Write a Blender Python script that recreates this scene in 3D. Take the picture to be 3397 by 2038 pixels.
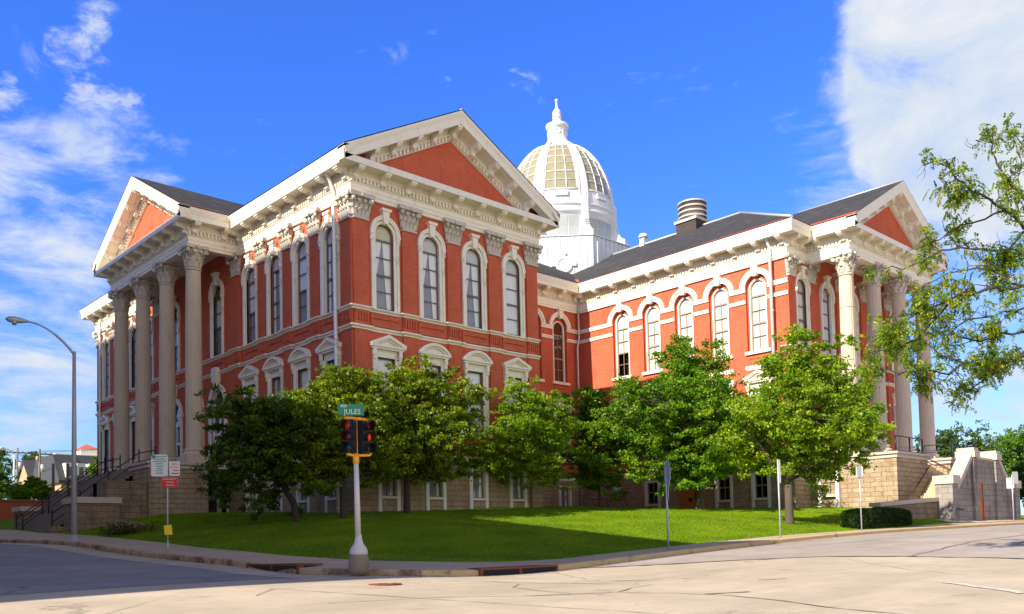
import bpy, bmesh, math, random
import numpy as np
from mathutils import Matrix, Vector

R = math.radians
PI = math.pi
S = bpy.context.scene
for _o in list(bpy.data.objects):
    bpy.data.objects.remove(_o)
COL = S.collection

# ------------------------------------------------------------------ camera
cam_d = bpy.data.cameras.new('camera')
cam = bpy.data.objects.new('camera', cam_d)
COL.objects.link(cam)
cam_d.sensor_width = 36.0
cam_d.lens = 31.0019
cam_d.shift_x = 0.02616
cam_d.shift_y = 0.18803
cam_d.clip_start = 0.1
cam_d.clip_end = 4000
_r = Vector((0.742321, -0.669688, -0.021844))
_u = Vector((-0.016093, -0.050410, 0.998599))
_f = Vector((0.669851, 0.740930, 0.048198))
CAMPOS = Vector((-25.7715, -38.5393, 1.6))
m = Matrix.Identity(4)
for i in range(3):
    m[i][0] = _r[i]; m[i][1] = _u[i]; m[i][2] = -_f[i]; m[i][3] = CAMPOS[i]
cam.matrix_world = m
S.camera = cam

# ------------------------------------------------------------------ light
SUN_EL = 33.0
SUN_A = 1.0          # degrees behind the street front (sun in the west)
sun_to = Vector((-math.cos(R(SUN_EL)) * math.cos(R(SUN_A)), math.cos(R(SUN_EL)) * math.sin(R(SUN_A)), math.sin(R(SUN_EL))))
sun_d = bpy.data.lights.new('sun', 'SUN')
sun_d.energy = 5.0
sun_d.angle = R(0.5)
sun_d.color = (1.0, 0.90, 0.72)
sun = bpy.data.objects.new('sun', sun_d)
COL.objects.link(sun)
sun.rotation_mode = 'QUATERNION'
sun.rotation_quaternion = sun_to.to_track_quat('Z', 'Y')
sun.location = sun_to * 120

W = bpy.data.worlds.new('World')
S.world = W
W.use_nodes = True
wt = W.node_tree
for n in list(wt.nodes):
    wt.nodes.remove(n)


def wn(t, **k):
    n = wt.nodes.new(t)
    for a, b in k.items():
        setattr(n, a, b)
    return n


w_out = wn('ShaderNodeOutputWorld')
w_bg = wn('ShaderNodeBackground')
sky = wn('ShaderNodeTexSky')
sky.sky_type = 'NISHITA'
sky.sun_disc = False
sky.sun_elevation = R(SUN_EL)
sky.sun_rotation = math.atan2(sun_to.x, sun_to.y)
sky.air_density = 1.0
sky.dust_density = 0.35
sky.ozone_density = 3.0
w_bg.inputs['Strength'].default_value = 0.105
wt.links.new(w_bg.outputs[0], w_out.inputs[0])


def wmath(op, a, b=None, c=None, clamp=False):
    n = wn('ShaderNodeMath', operation=op)
    n.use_clamp = clamp
    for i, v in enumerate((a, b, c)):
        if v is None:
            continue
        if isinstance(v, (int, float)):
            n.inputs[i].default_value = v
        else:
            wt.links.new(v, n.inputs[i])
    return n.outputs[0]


def wmix(fac, a, b, blend='MIX'):
    n = wn('ShaderNodeMix', data_type='RGBA', blend_type=blend)
    for s, v in ((n.inputs['Factor'], fac), (n.inputs[6], a), (n.inputs[7], b)):
        if isinstance(v, (int, float)):
            s.default_value = v
        elif isinstance(v, tuple):
            s.default_value = (*v, 1)
        else:
            wt.links.new(v, s)
    return n.outputs[2]


tc = wn('ShaderNodeTexCoord')
DIRV = tc.outputs['Generated']


def pix_dir(u, v):
    """unit direction of a point of the sky, given by its place in the photo (2474 wide)"""
    s = 3397 / 2474
    d = _f + _r * ((u * s - 1609.64) / 2925.37) - _u * ((v * s - 1657.75) / 2925.37)
    return d.normalized()


def wdot(vec):
    n = wn('ShaderNodeVectorMath', operation='DOT_PRODUCT')
    wt.links.new(DIRV, n.inputs[0])
    n.inputs[1].default_value = vec
    return n.outputs['Value']


def wnoise(scale, stretch, detail=8, rough=0.6, dist=0.0, off=0.0):
    mp = wn('ShaderNodeMapping')
    wt.links.new(DIRV, mp.inputs[0])
    mp.inputs['Scale'].default_value = stretch
    mp.inputs['Location'].default_value = (off, off * 0.7, off * 1.3)
    mp.inputs['Rotation'].default_value = (0, 0, R(40))
    n = wn('ShaderNodeTexNoise')
    n.inputs['Scale'].default_value = scale
    n.inputs['Detail'].default_value = detail
    n.inputs['Roughness'].default_value = rough
    n.inputs['Distortion'].default_value = dist
    wt.links.new(mp.outputs[0], n.inputs['Vector'])
    return n.outputs['Fac']


def blob(u, v, ang, soft=1.0):
    """1 in the middle of a round patch of sky, 0 at ang degrees away"""
    d = pix_dir(u, v)
    c = math.cos(R(ang))
    return wmath('DIVIDE', wmath('SUBTRACT', wdot(d), c), (1 - c) * soft, clamp=True)


def wsum(lst):
    a = lst[0]
    for b in lst[1:]:
        a = wmath('ADD', a, b)
    return a


def wramp(v, lo, hi):
    n = wn('ShaderNodeMapRange')
    n.interpolation_type = 'SMOOTHSTEP'
    wt.links.new(v, n.inputs[0])
    n.inputs[1].default_value = lo
    n.inputs[2].default_value = hi
    return n.outputs[0]


n_wisp = wnoise(6.5, (1.0, 1.0, 3.0), 12, 0.64, 0.35, 2.0)
n_puff = wnoise(9.0, (1.0, 1.0, 1.5), 12, 0.64, 0.3, 5.0)
# low bank of thin cloud on the left
m_left = wsum([blob(140, 465, 5.2), blob(-10, 490, 6), wmath('MULTIPLY', blob(280, 440, 4.5), 0.8), blob(60, 560, 4), blob(90, 740, 6.0), blob(150, 890, 6), blob(30, 970, 5), wmath('MULTIPLY', blob(560, 420, 5), 0.45), wmath('MULTIPLY', blob(330, 350, 3.5), 0.5), wmath('MULTIPLY', blob(2150, 410, 7), 0.75), wmath('MULTIPLY', blob(1930, 480, 6), 0.65), blob(2420, 930, 9), wmath('MULTIPLY', blob(2380, 430, 7), 0.8)])
c_left = wramp(wmath('ADD', n_wisp, wmath('MULTIPLY', wmath('MINIMUM', m_left, 1.0), 0.24)), 0.62, 0.92)
# small puffs, upper left, and faint wisps in the middle
m_puff = wsum([blob(195, 100, 1.98), blob(130, 130, 1.54), blob(205, 228, 1.76), blob(25, 238, 1.43), wmath('MULTIPLY', blob(305, 248, 1.43), 0.8), wmath('MULTIPLY', blob(35, 330, 1.21), 0.7), wmath('MULTIPLY', blob(240, 5, 1.76), 0.7), wmath('MULTIPLY', blob(430, 45, 1.21), 0.6), wmath('MULTIPLY', blob(60, 180, 1.43), 0.6), wmath('MULTIPLY', blob(1115, 240, 2.16), 0.7), wmath('MULTIPLY', blob(1240, 190, 2.34), 0.65), wmath('MULTIPLY', blob(1340, 165, 2.16), 0.5), wmath('MULTIPLY', blob(2110, 255, 2.70), 1.0)])
n_small = wnoise(17.0, (1.0, 1.0, 1.9), 10, 0.66, 0.25, 9.0)
c_puff = wmath('MULTIPLY', wramp(wmath('ADD', n_small, wmath('MULTIPLY', wmath('MINIMUM', m_puff, 1.0), 0.25)), 0.66, 0.92), 0.95)
# the big bright cloud, upper right
m_big = wsum([blob(2440, 60, 10), blob(2290, 40, 5.5), blob(2410, 230, 8), blob(2560, 150, 12)])
c_big = wramp(wmath('ADD', n_puff, wmath('MULTIPLY', wmath('MINIMUM', m_big, 1.0), 0.50)), 0.62, 0.95)
clouds = wmath('MAXIMUM', wmath('MAXIMUM', c_left, c_puff), c_big)
# thin milkiness near the horizon
sep = wn('ShaderNodeSeparateXYZ')
wt.links.new(DIRV, sep.inputs[0])
low = wramp(sep.outputs[2], 0.30, -0.02)
tint = wmix(wramp(sep.outputs[2], 0.42, 0.02), (0.37, 0.76, 1.75), (0.66, 0.80, 1.02))
sky_c = wmix(1.0, sky.outputs[0], tint, 'MULTIPLY')
sky_c = wmix(wmath('MULTIPLY', low, 0.30), sky_c, (3.0, 4.5, 5.6))
cloud_c = wmix(wramp(n_puff, 0.35, 0.75), (3.3, 3.9, 4.9), (4.7, 4.8, 5.0))
sky_c = wmix(clouds, sky_c, cloud_c)
# unseen clouds added to shape the light: grey overhead dims, bright south fills
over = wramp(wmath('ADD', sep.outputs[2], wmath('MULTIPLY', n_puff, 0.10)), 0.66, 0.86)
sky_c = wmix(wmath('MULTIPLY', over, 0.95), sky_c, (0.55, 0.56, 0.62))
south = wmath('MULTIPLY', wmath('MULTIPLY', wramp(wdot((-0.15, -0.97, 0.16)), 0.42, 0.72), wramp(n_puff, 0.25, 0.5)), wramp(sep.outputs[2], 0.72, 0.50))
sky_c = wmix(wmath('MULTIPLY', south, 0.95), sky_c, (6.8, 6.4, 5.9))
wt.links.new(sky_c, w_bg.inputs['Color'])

S.view_settings.view_transform = 'Standard'
S.view_settings.look = 'None'
S.view_settings.exposure = 0.82
S.view_settings.gamma = 1.0
S.view_settings.use_curve_mapping = False
S.cycles.max_bounces = 8
S.cycles.transparent_max_bounces = 16
S.cycles.use_denoising = True

rnd = random.Random(7)

# ------------------------------------------------------------------ materials
def mat(name):
    m = bpy.data.materials.new(name)
    m.use_nodes = True
    nt = m.node_tree
    b = nt.nodes['Principled BSDF']
    return m, nt, b


def nd(nt, t, **k):
    n = nt.nodes.new(t)
    for a, b in k.items():
        setattr(n, a, b)
    return n


def mixc(nt, fac, a, b, blend='MIX'):
    n = nd(nt, 'ShaderNodeMix', data_type='RGBA', blend_type=blend)
    for s, v in ((n.inputs['Factor'], fac), (n.inputs[6], a), (n.inputs[7], b)):
        if isinstance(v, (int, float)):
            s.default_value = v
        elif isinstance(v, tuple):
            s.default_value = (*v, 1)
        else:
            nt.links.new(v, s)
    return n.outputs[2]


def noise(nt, scale, detail=4, rough=0.55, vec=None, stretch=None):
    n = nd(nt, 'ShaderNodeTexNoise')
    n.inputs['Scale'].default_value = scale
    n.inputs['Detail'].default_value = detail
    n.inputs['Roughness'].default_value = rough
    if vec is None:
        vec = nd(nt, 'ShaderNodeTexCoord').outputs['Object']
    if stretch:
        mp = nd(nt, 'ShaderNodeMapping')
        mp.inputs['Scale'].default_value = stretch
        nt.links.new(vec, mp.inputs[0])
        vec = mp.outputs[0]
    nt.links.new(vec, n.inputs['Vector'])
    return n.outputs['Fac']


def ramp(nt, v, lo, hi, smooth=True):
    n = nd(nt, 'ShaderNodeMapRange')
    if smooth:
        n.interpolation_type = 'SMOOTHSTEP'
    nt.links.new(v, n.inputs[0])
    n.inputs[1].default_value = lo
    n.inputs[2].default_value = hi
    return n.outputs[0]


def mul(nt, a, k):
    n = nd(nt, 'ShaderNodeMath', operation='MULTIPLY')
    nt.links.new(a, n.inputs[0])
    if isinstance(k, (int, float)):
        n.inputs[1].default_value = k
    else:
        nt.links.new(k, n.inputs[1])
    return n.outputs[0]


def bump(nt, b, h, strength, dist):
    n = nd(nt, 'ShaderNodeBump')
    n.inputs['Strength'].default_value = strength
    n.inputs['Distance'].default_value = dist
    nt.links.new(h, n.inputs['Height'])
    nt.links.new(n.outputs[0], b.inputs['Normal'])


def wallvec(nt):
    """(x+y, z) so that one brick pattern serves every upright wall"""
    t = nd(nt, 'ShaderNodeTexCoord')
    s = nd(nt, 'ShaderNodeSeparateXYZ')
    nt.links.new(t.outputs['Object'], s.inputs[0])
    a = nd(nt, 'ShaderNodeMath', operation='ADD')
    nt.links.new(s.outputs[0], a.inputs[0])
    nt.links.new(s.outputs[1], a.inputs[1])
    c = nd(nt, 'ShaderNodeCombineXYZ')
    nt.links.new(a.outputs[0], c.inputs[0])
    nt.links.new(s.outputs[2], c.inputs[1])
    return c.outputs[0]


def simple(name, col, rough=0.6, metal=0.0, var=0.12, scale=6.0, spec=None, dirt=None, dirtscale=2.0, dirtlo=0.5, dirthi=0.8, stretch=None, bmp=0.0):
    m, nt, b = mat(name)
    n1 = noise(nt, scale, 5, 0.6)
    lo = tuple(c * (1 - var) for c in col)
    hi = tuple(min(1, c * (1 + var)) for c in col)
    c = mixc(nt, n1, lo, hi)
    if dirt:
        n2 = noise(nt, dirtscale, 7, 0.68, stretch=stretch)
        c = mixc(nt, ramp(nt, n2, dirtlo, dirthi), c, dirt)
    nt.links.new(c, b.inputs['Base Color'])
    b.inputs['Roughness'].default_value = rough
    b.inputs['Metallic'].default_value = metal
    if spec is not None:
        b.inputs['Specular IOR Level'].default_value = spec
    if bmp:
        bump(nt, b, n1, bmp, 0.02)
    return m


def brickmat(name, c1, c2, mortar, bw, bh, ms, offs=0.5, rough=0.85, bstr=0.3, bdist=0.01, stain=None, var=0.2, facet=0.0):
    m, nt, b = mat(name)
    v = wallvec(nt)
    t = nd(nt, 'ShaderNodeTexBrick')
    nt.links.new(v, t.inputs['Vector'])
    t.offset = offs
    t.inputs['Scale'].default_value = 1.0
    t.inputs['Color1'].default_value = (*c1, 1)
    t.inputs['Color2'].default_value = (*c2, 1)
    t.inputs['Mortar'].default_value = (*mortar, 1)
    t.inputs['Mortar Size'].default_value = ms
    t.inputs['Mortar Smooth'].default_value = 0.2
    t.inputs['Brick Width'].default_value = bw
    t.inputs['Row Height'].default_value = bh
    n1 = noise(nt, 0.9, 8, 0.65)
    c = mixc(nt, ramp(nt, n1, 0.3, 0.75), t.outputs['Color'], tuple(x * (1 - var) for x in c1), 'MIX')
    c = mixc(nt, 0.55, t.outputs['Color'], c)
    if stain:
        n2 = noise(nt, 1.1, 8, 0.7, stretch=(1, 1, 0.3))
        c = mixc(nt, ramp(nt, n2, 0.48, 0.72), c, stain)
        n4 = noise(nt, 14.0, 4, 0.7)
        c = mixc(nt, mul(nt, ramp(nt, n4, 0.5, 0.8), 0.35), c, tuple(min(1, x * 1.5) for x in c1))
    nt.links.new(c, b.inputs['Base Color'])
    b.inputs['Roughness'].default_value = rough
    b.inputs['Specular IOR Level'].default_value = 0.2
    inv = nd(nt, 'ShaderNodeMath', operation='SUBTRACT')
    inv.inputs[0].default_value = 1.0
    nt.links.new(t.outputs['Fac'], inv.inputs[1])
    h = inv.outputs[0]
    if facet:
        n3 = noise(nt, 3.2, 6, 0.65)
        a = nd(nt, 'ShaderNodeMath', operation='MULTIPLY_ADD')
        nt.links.new(n3, a.inputs[0])
        a.inputs[1].default_value = facet
        nt.links.new(h, a.inputs[2])
        h = a.outputs[0]
    bump(nt, b, h, bstr, bdist)
    return m


M = {}
M['brick'] = brickmat('red_brick', (0.62, 0.124, 0.056), (0.50, 0.082, 0.036), (0.54, 0.22, 0.14), 0.22, 0.078, 0.009, stain=(0.44, 0.085, 0.042), var=0.25)
M['stone'] = brickmat('rough_limestone', (0.50, 0.385, 0.265), (0.39, 0.29, 0.185), (0.18, 0.13, 0.085), 0.74, 0.305, 0.014, 0.42, 0.9, 1.0, 0.07, stain=(0.28, 0.18, 0.10), var=0.4, facet=2.2)
M['stone_old'] = brickmat('weathered_limestone', (0.34, 0.255, 0.18), (0.22, 0.16, 0.11), (0.10, 0.07, 0.05), 0.62, 0.34, 0.014, 0.4, 0.9, 0.8, 0.05, stain=(0.13, 0.10, 0.08), var=0.35, facet=1.6)
M['stone_grey'] = brickmat('grey_limestone', (0.34, 0.305, 0.28), (0.26, 0.23, 0.21), (0.18, 0.16, 0.14), 0.62, 0.36, 0.010, 0.43, 0.9, 0.8, 0.05, stain=(0.10, 0.08, 0.07), var=0.4, facet=1.5)
M['stonecap'] = simple('limestone_cap', (0.52, 0.45, 0.375), 0.85, var=0.12, scale=5, dirt=(0.28, 0.22, 0.17), dirtscale=1.8, dirtlo=0.55, dirthi=0.85, bmp=0.3)
M['trim'] = simple('cream_painted_trim', (0.84, 0.785, 0.655), 0.55, var=0.07, scale=3, dirt=(0.50, 0.41, 0.29), dirtscale=2.4, dirtlo=0.53, dirthi=0.82, stretch=(1, 1, 0.45))
M['trim2'] = simple('weathered_capital_stone', (0.56, 0.515, 0.43), 0.7, var=0.1, scale=6, dirt=(0.20, 0.165, 0.125), dirtscale=4.0, dirtlo=0.54, dirthi=0.8)
M['column'] = simple('tan_limestone', (0.57, 0.475, 0.37), 0.8, var=0.08, scale=4, dirt=(0.38, 0.30, 0.22), dirtscale=1.0, dirtlo=0.5, dirthi=0.85, stretch=(1, 1, 0.35))
M['slate'] = simple('dark_shingle', (0.042, 0.042, 0.046), 0.9, var=0.5, scale=22, spec=0.2, dirt=(0.085, 0.082, 0.082), dirtscale=0.9, dirtlo=0.48, dirthi=0.72, stretch=(1, 1, 3))
M['flash'] = simple('red_flashing', (0.50, 0.065, 0.035), 0.6, var=0.2, scale=3, dirt=(0.52, 0.22, 0.10), dirtscale=2.5, dirtlo=0.5, dirthi=0.7)
M['white'] = simple('white_sheet_metal', (0.70, 0.715, 0.74), 0.5, var=0.06, scale=2, dirt=(0.50, 0.50, 0.50), dirtscale=1.3, dirtlo=0.50, dirthi=0.85, stretch=(1, 1, 0.4))
M['lightmetal'] = simple('galvanised_metal', (0.55, 0.56, 0.58), 0.45, 0.5, var=0.1)
M['ventmetal'] = simple('dull_beige_metal', (0.52, 0.47, 0.42), 0.6, 0.1, var=0.1)
M['frame'] = simple('white_window_frame', (0.78, 0.77, 0.73), 0.5, var=0.05)
M['sash'] = simple('brown_sash', (0.17, 0.13, 0.10), 0.5, var=0.15)
M['sash_light'] = simple('beige_sash', (0.33, 0.25, 0.17), 0.5, var=0.1)
M['curtain'] = simple('white_curtain', (0.86, 0.87, 0.87), 0.9, var=0.12, scale=9)
M['shade'] = simple('grey_blue_shade', (0.26, 0.29, 0.36), 0.8, var=0.15, scale=3)
M['wing_curtain'] = simple('ivory_curtain', (0.66, 0.63, 0.56), 0.9, var=0.22, scale=5, dirt=(0.50, 0.46, 0.38), dirtscale=3, dirtlo=0.5, dirthi=0.7)
M['blind'] = simple('cream_blind', (0.60, 0.55, 0.36), 0.8, var=0.06)
M['blindgrey'] = simple('grey_blind', (0.60, 0.59, 0.58), 0.8, var=0.06)
M['yellowglass'] = simple('amber_glass', (0.30, 0.275, 0.175), 0.15, var=0.18, scale=1.2)
M['drumglass'] = simple('pale_green_glass', (0.36, 0.40, 0.38), 0.12, var=0.15, scale=0.8)
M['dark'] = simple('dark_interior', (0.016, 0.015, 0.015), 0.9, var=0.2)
M['black'] = simple('black_iron', (0.012, 0.012, 0.014), 0.45, var=0.2)
M['galv'] = simple('grey_galvanised_pole', (0.42, 0.44, 0.47), 0.5, 0.3, var=0.1, scale=4)
M['door'] = simple('orange_wood', (0.44, 0.155, 0.045), 0.55, var=0.15, scale=4)
M['rail'] = M['black']
M['rust'] = simple('rusty_iron', (0.20, 0.055, 0.022), 0.85, var=0.35, scale=12)
M['orange'] = simple('orange_paint', (0.90, 0.36, 0.015), 0.45, var=0.08, dirt=(0.25, 0.09, 0.02), dirtscale=14, dirtlo=0.66, dirthi=0.8)
M['polepaint'] = simple('chipped_grey_paint', (0.60, 0.56, 0.53), 0.55, var=0.06, dirt=(0.26, 0.08, 0.045), dirtscale=7, dirtlo=0.68, dirthi=0.76)
M['signgreen'] = simple('green_sign_face', (0.006, 0.20, 0.105), 0.4, var=0.03)
M['signwhite'] = simple('white_sign_face', (0.70, 0.74, 0.74), 0.4, var=0.04)
M['signred'] = simple('red_sign_face', (0.62, 0.02, 0.02), 0.4, var=0.05)
M['signback'] = simple('aluminium_sign_back', (0.50, 0.51, 0.52), 0.45, 0.4, var=0.08)
M['teal'] = simple('teal_print', (0.06, 0.34, 0.30), 0.5, var=0.05)
M['yellow'] = simple('yellow_paint', (0.85, 0.60, 0.01), 0.5, var=0.06)
M['bark'] = simple('grey_brown_bark', (0.085, 0.062, 0.045), 0.9, var=0.35, scale=14, bmp=0.5)
M['bark_dark'] = simple('dark_bark', (0.045, 0.032, 0.026), 0.9, var=0.35, scale=14, bmp=0.5)
M['roofblue'] = simple('blue_grey_shingle', (0.050, 0.052, 0.062), 0.85, var=0.2, scale=8)
M['tile'] = simple('red_roof_tile', (0.50, 0.13, 0.08), 0.8, var=0.15)
M['wood'] = simple('weathered_pole_wood', (0.22, 0.17, 0.13), 0.9, var=0.2)
M['tanwall'] = brickmat('tan_brick', (0.56, 0.34, 0.20), (0.48, 0.27, 0.15), (0.5, 0.38, 0.28), 0.25, 0.09, 0.008)
M['chimneybrick'] = brickmat('dark_chimney_brick', (0.075, 0.055, 0.05), (0.05, 0.038, 0.036), (0.10, 0.085, 0.08), 0.22, 0.075, 0.01)
M['steps'] = simple('tan_concrete', (0.52, 0.40, 0.24), 0.9, var=0.1, scale=6, dirt=(0.30, 0.22, 0.14), dirtscale=1.5, dirtlo=0.55, dirthi=0.85)
M['steps_old'] = simple('brown_stone_step', (0.25, 0.19, 0.14), 0.9, var=0.15, scale=6, dirt=(0.12, 0.09, 0.07), dirtscale=1.5, dirtlo=0.5, dirthi=0.8)


def glassmat():
    m, nt, b = mat('window_glass')
    nt.nodes.remove(b)
    out = nt.nodes['Material Output']
    tr = nd(nt, 'ShaderNodeBsdfTransparent')
    tr.inputs[0].default_value = (0.94, 0.96, 0.97, 1)
    gl = nd(nt, 'ShaderNodeBsdfGlossy')
    gl.inputs['Roughness'].default_value = 0.03
    lw = nd(nt, 'ShaderNodeLayerWeight')
    lw.inputs['Blend'].default_value = 0.5
    pw = nd(nt, 'ShaderNodeMath', operation='POWER')
    nt.links.new(lw.outputs['Facing'], pw.inputs[0])
    pw.inputs[1].default_value = 3.0
    ma = nd(nt, 'ShaderNodeMath', operation='MULTIPLY_ADD')
    ma.use_clamp = True
    nt.links.new(pw.outputs[0], ma.inputs[0])
    ma.inputs[1].default_value = 0.75
    ma.inputs[2].default_value = 0.05
    mx = nd(nt, 'ShaderNodeMixShader')
    nt.links.new(ma.outputs[0], mx.inputs[0])
    nt.links.new(tr.outputs[0], mx.inputs[1])
    nt.links.new(gl.outputs[0], mx.inputs[2])
    nt.links.new(mx.outputs[0], out.inputs[0])
    return m


M['glass'] = glassmat()


def lens(name, col, e):
    m, nt, b = mat(name)
    b.inputs['Base Color'].default_value = (*col, 1)
    b.inputs['Roughness'].default_value = 0.2
    if e:
        b.inputs['Emission Color'].default_value = (*col, 1)
        b.inputs['Emission Strength'].default_value = e
    return m


M['redlit'] = lens('lit_red_lens', (0.60, 0.02, 0.01), 0.04)
M['reddim'] = lens('red_lens', (0.22, 0.01, 0.006), 0.0)
M['amber'] = lens('lit_amber_lens', (0.80, 0.08, 0.01), 0.20)
M['greenlens'] = lens('dark_green_lens', (0.01, 0.05, 0.06), 0.0)


def leafmat(name, dark, mid, light, rare=None):
    m, nt, b = mat(name)
    at = nd(nt, 'ShaderNodeAttribute')
    at.attribute_name = 'tone'
    cr = nd(nt, 'ShaderNodeValToRGB')
    e = cr.color_ramp.elements
    e[0].position = 0.0
    e[0].color = (*dark, 1)
    e[1].position = 0.9
    e[1].color = (*light, 1)
    x = e.new(0.5)
    x.color = (*mid, 1)
    if rare:
        x = e.new(0.985)
        x.color = (*rare, 1)
    nt.links.new(at.outputs['Fac'], cr.inputs[0])
    nt.links.new(cr.outputs[0], b.inputs['Base Color'])
    b.inputs['Roughness'].default_value = 0.45
    b.inputs['Specular IOR Level'].default_value = 0.35
    tl = nd(nt, 'ShaderNodeBsdfTranslucent')
    nt.links.new(mixc(nt, 1.0, cr.outputs[0], (1.0, 1.05, 0.45), 'MULTIPLY'), tl.inputs[0])
    mx = nd(nt, 'ShaderNodeMixShader')
    mx.inputs[0].default_value = 0.45
    nt.links.new(b.outputs[0], mx.inputs[1])
    nt.links.new(tl.outputs[0], mx.inputs[2])
    nt.links.new(mx.outputs[0], nt.nodes['Material Output'].inputs[0])
    return m


M['leaf_olive'] = leafmat('olive_leaf', (0.045, 0.095, 0.005), (0.165, 0.245, 0.008), (0.42, 0.48, 0.012), (0.36, 0.12, 0.03))
M['leaf_dark'] = leafmat('deep_green_leaf', (0.030, 0.068, 0.008), (0.080, 0.150, 0.010), (0.18, 0.26, 0.014))
M['leaf_green'] = leafmat('maple_leaf', (0.045, 0.120, 0.006), (0.125, 0.275, 0.008), (0.27, 0.45, 0.016), (0.46, 0.16, 0.04))
M['leaf_lime'] = leafmat('lime_leaf', (0.060, 0.145, 0.006), (0.190, 0.330, 0.008), (0.40, 0.54, 0.016), (0.46, 0.18, 0.04))
M['leaf_locust'] = leafmat('locust_leaf', (0.050, 0.125, 0.012), (0.150, 0.265, 0.014), (0.38, 0.47, 0.018), (0.46, 0.38, 0.03))
M['leaf_far'] = leafmat('distant_leaf', (0.040, 0.095, 0.020), (0.085, 0.165, 0.028), (0.16, 0.25, 0.045))
M['leaf_hedge'] = leafmat('box_hedge_leaf', (0.012, 0.036, 0.006), (0.026, 0.068, 0.009), (0.050, 0.105, 0.014))
M['leaf_dry'] = leafmat('dry_shrub_leaf', (0.05, 0.055, 0.012), (0.11, 0.10, 0.025), (0.20, 0.16, 0.05))

# grass, paving, road ------------------------------------------------
def grassmat(name, k=1.0):
    m, nt, b = mat(name)
    n1 = noise(nt, 0.45, 6, 0.6)
    n2 = noise(nt, 9.0, 8, 0.75, stretch=(1, 1.6, 1))
    n3 = noise(nt, 2.2, 5, 0.6)
    c = mixc(nt, ramp(nt, n2, 0.3, 0.7), (0.085 * k, 0.165 * k, 0.004 * k), (0.165 * k, 0.285 * k, 0.007 * k))
    c = mixc(nt, ramp(nt, n1, 0.35, 0.7), c, (0.20 * k, 0.31 * k, 0.007 * k))
    c = mixc(nt, ramp(nt, n3, 0.55, 0.8), c, (0.095 * k, 0.18 * k, 0.005 * k))
    nt.links.new(c, b.inputs['Base Color'])
    b.inputs['Roughness'].default_value = 0.9
    b.inputs['Specular IOR Level'].default_value = 0.02
    bump(nt, b, n2, 0.9, 0.06)
    return m


M['grass'] = grassmat('lawn_grass')
M['blade'] = leafmat('grass_blade', (0.085, 0.165, 0.008), (0.155, 0.265, 0.010), (0.26, 0.36, 0.014))


def paving(name, base, joint, jw, jl, crack=True, vary=0.10, jm=0.75, lanes=False):
    m, nt, b = mat(name)
    t = nd(nt, 'ShaderNodeTexCoord')
    n1 = noise(nt, 0.5, 8, 0.65)
    n2 = noise(nt, 16, 6, 0.7)
    n3 = noise(nt, 3.0, 6, 0.6)
    c = mixc(nt, ramp(nt, n1, 0.3, 0.7), tuple(x * (1 - vary) for x in base), tuple(x * (1 + vary) for x in base))
    c = mixc(nt, ramp(nt, n3, 0.5, 0.85), c, tuple(x * 0.80 for x in base))
    c = mixc(nt, mul(nt, ramp(nt, n2, 0.45, 0.8), 0.5), c, tuple(x * 0.72 for x in base))
    if joint:
        bt = nd(nt, 'ShaderNodeTexBrick')
        bt.offset = 0.0
        nt.links.new(t.outputs['Object'], bt.inputs['Vector'])
        bt.inputs['Scale'].default_value = 1
        bt.inputs['Mortar Size'].default_value = 0.012
        bt.inputs['Mortar Smooth'].default_value = 0.3
        bt.inputs['Brick Width'].default_value = jw
        bt.inputs['Row Height'].default_value = jl
        c = mixc(nt, mul(nt, bt.outputs['Fac'], jm), c, joint)
    if lanes:
        ln = noise(nt, 1.0, 4, 0.55, stretch=(0.06, 0.55, 1))
        c = mixc(nt, mul(nt, ramp(nt, ln, 0.45, 0.75), 0.6), c, tuple(x * 0.74 for x in base))
        st_ = noise(nt, 0.9, 3, 0.5)
        c = mixc(nt, mul(nt, ramp(nt, st_, 0.66, 0.74), 0.5), c, tuple(x * 0.62 for x in base))
    if crack:
        vo = nd(nt, 'ShaderNodeTexVoronoi', feature='DISTANCE_TO_EDGE')
        vo.inputs['Scale'].default_value = 0.16
        ds = noise(nt, 0.8, 6, 0.7)
        va = nd(nt, 'ShaderNodeVectorMath', operation='ADD')
        nt.links.new(t.outputs['Object'], va.inputs[0])
        sc = nd(nt, 'ShaderNodeVectorMath', operation='SCALE')
        cx = nd(nt, 'ShaderNodeCombineXYZ')
        nt.links.new(ds, cx.inputs[0])
        nt.links.new(ds, cx.inputs[1])
        nt.links.new(cx.outputs[0], sc.inputs[0])
        sc.inputs['Scale'].default_value = 3.5
        nt.links.new(sc.outputs[0], va.inputs[1])
        nt.links.new(va.outputs[0], vo.inputs['Vector'])
        cm = ramp(nt, vo.outputs['Distance'], 0.0075, 0.002)
        br = ramp(nt, noise(nt, 0.35, 3, 0.5), 0.42, 0.6)
        c = mixc(nt, mul(nt, mul(nt, cm, br), 0.55), c, tuple(x * 0.33 for x in base))
    nt.links.new(c, b.inputs['Base Color'])
    b.inputs['Roughness'].default_value = 0.9
    b.inputs['Specular IOR Level'].default_value = 0.2
    bump(nt, b, n2, 0.35, 0.01)
    return m


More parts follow.
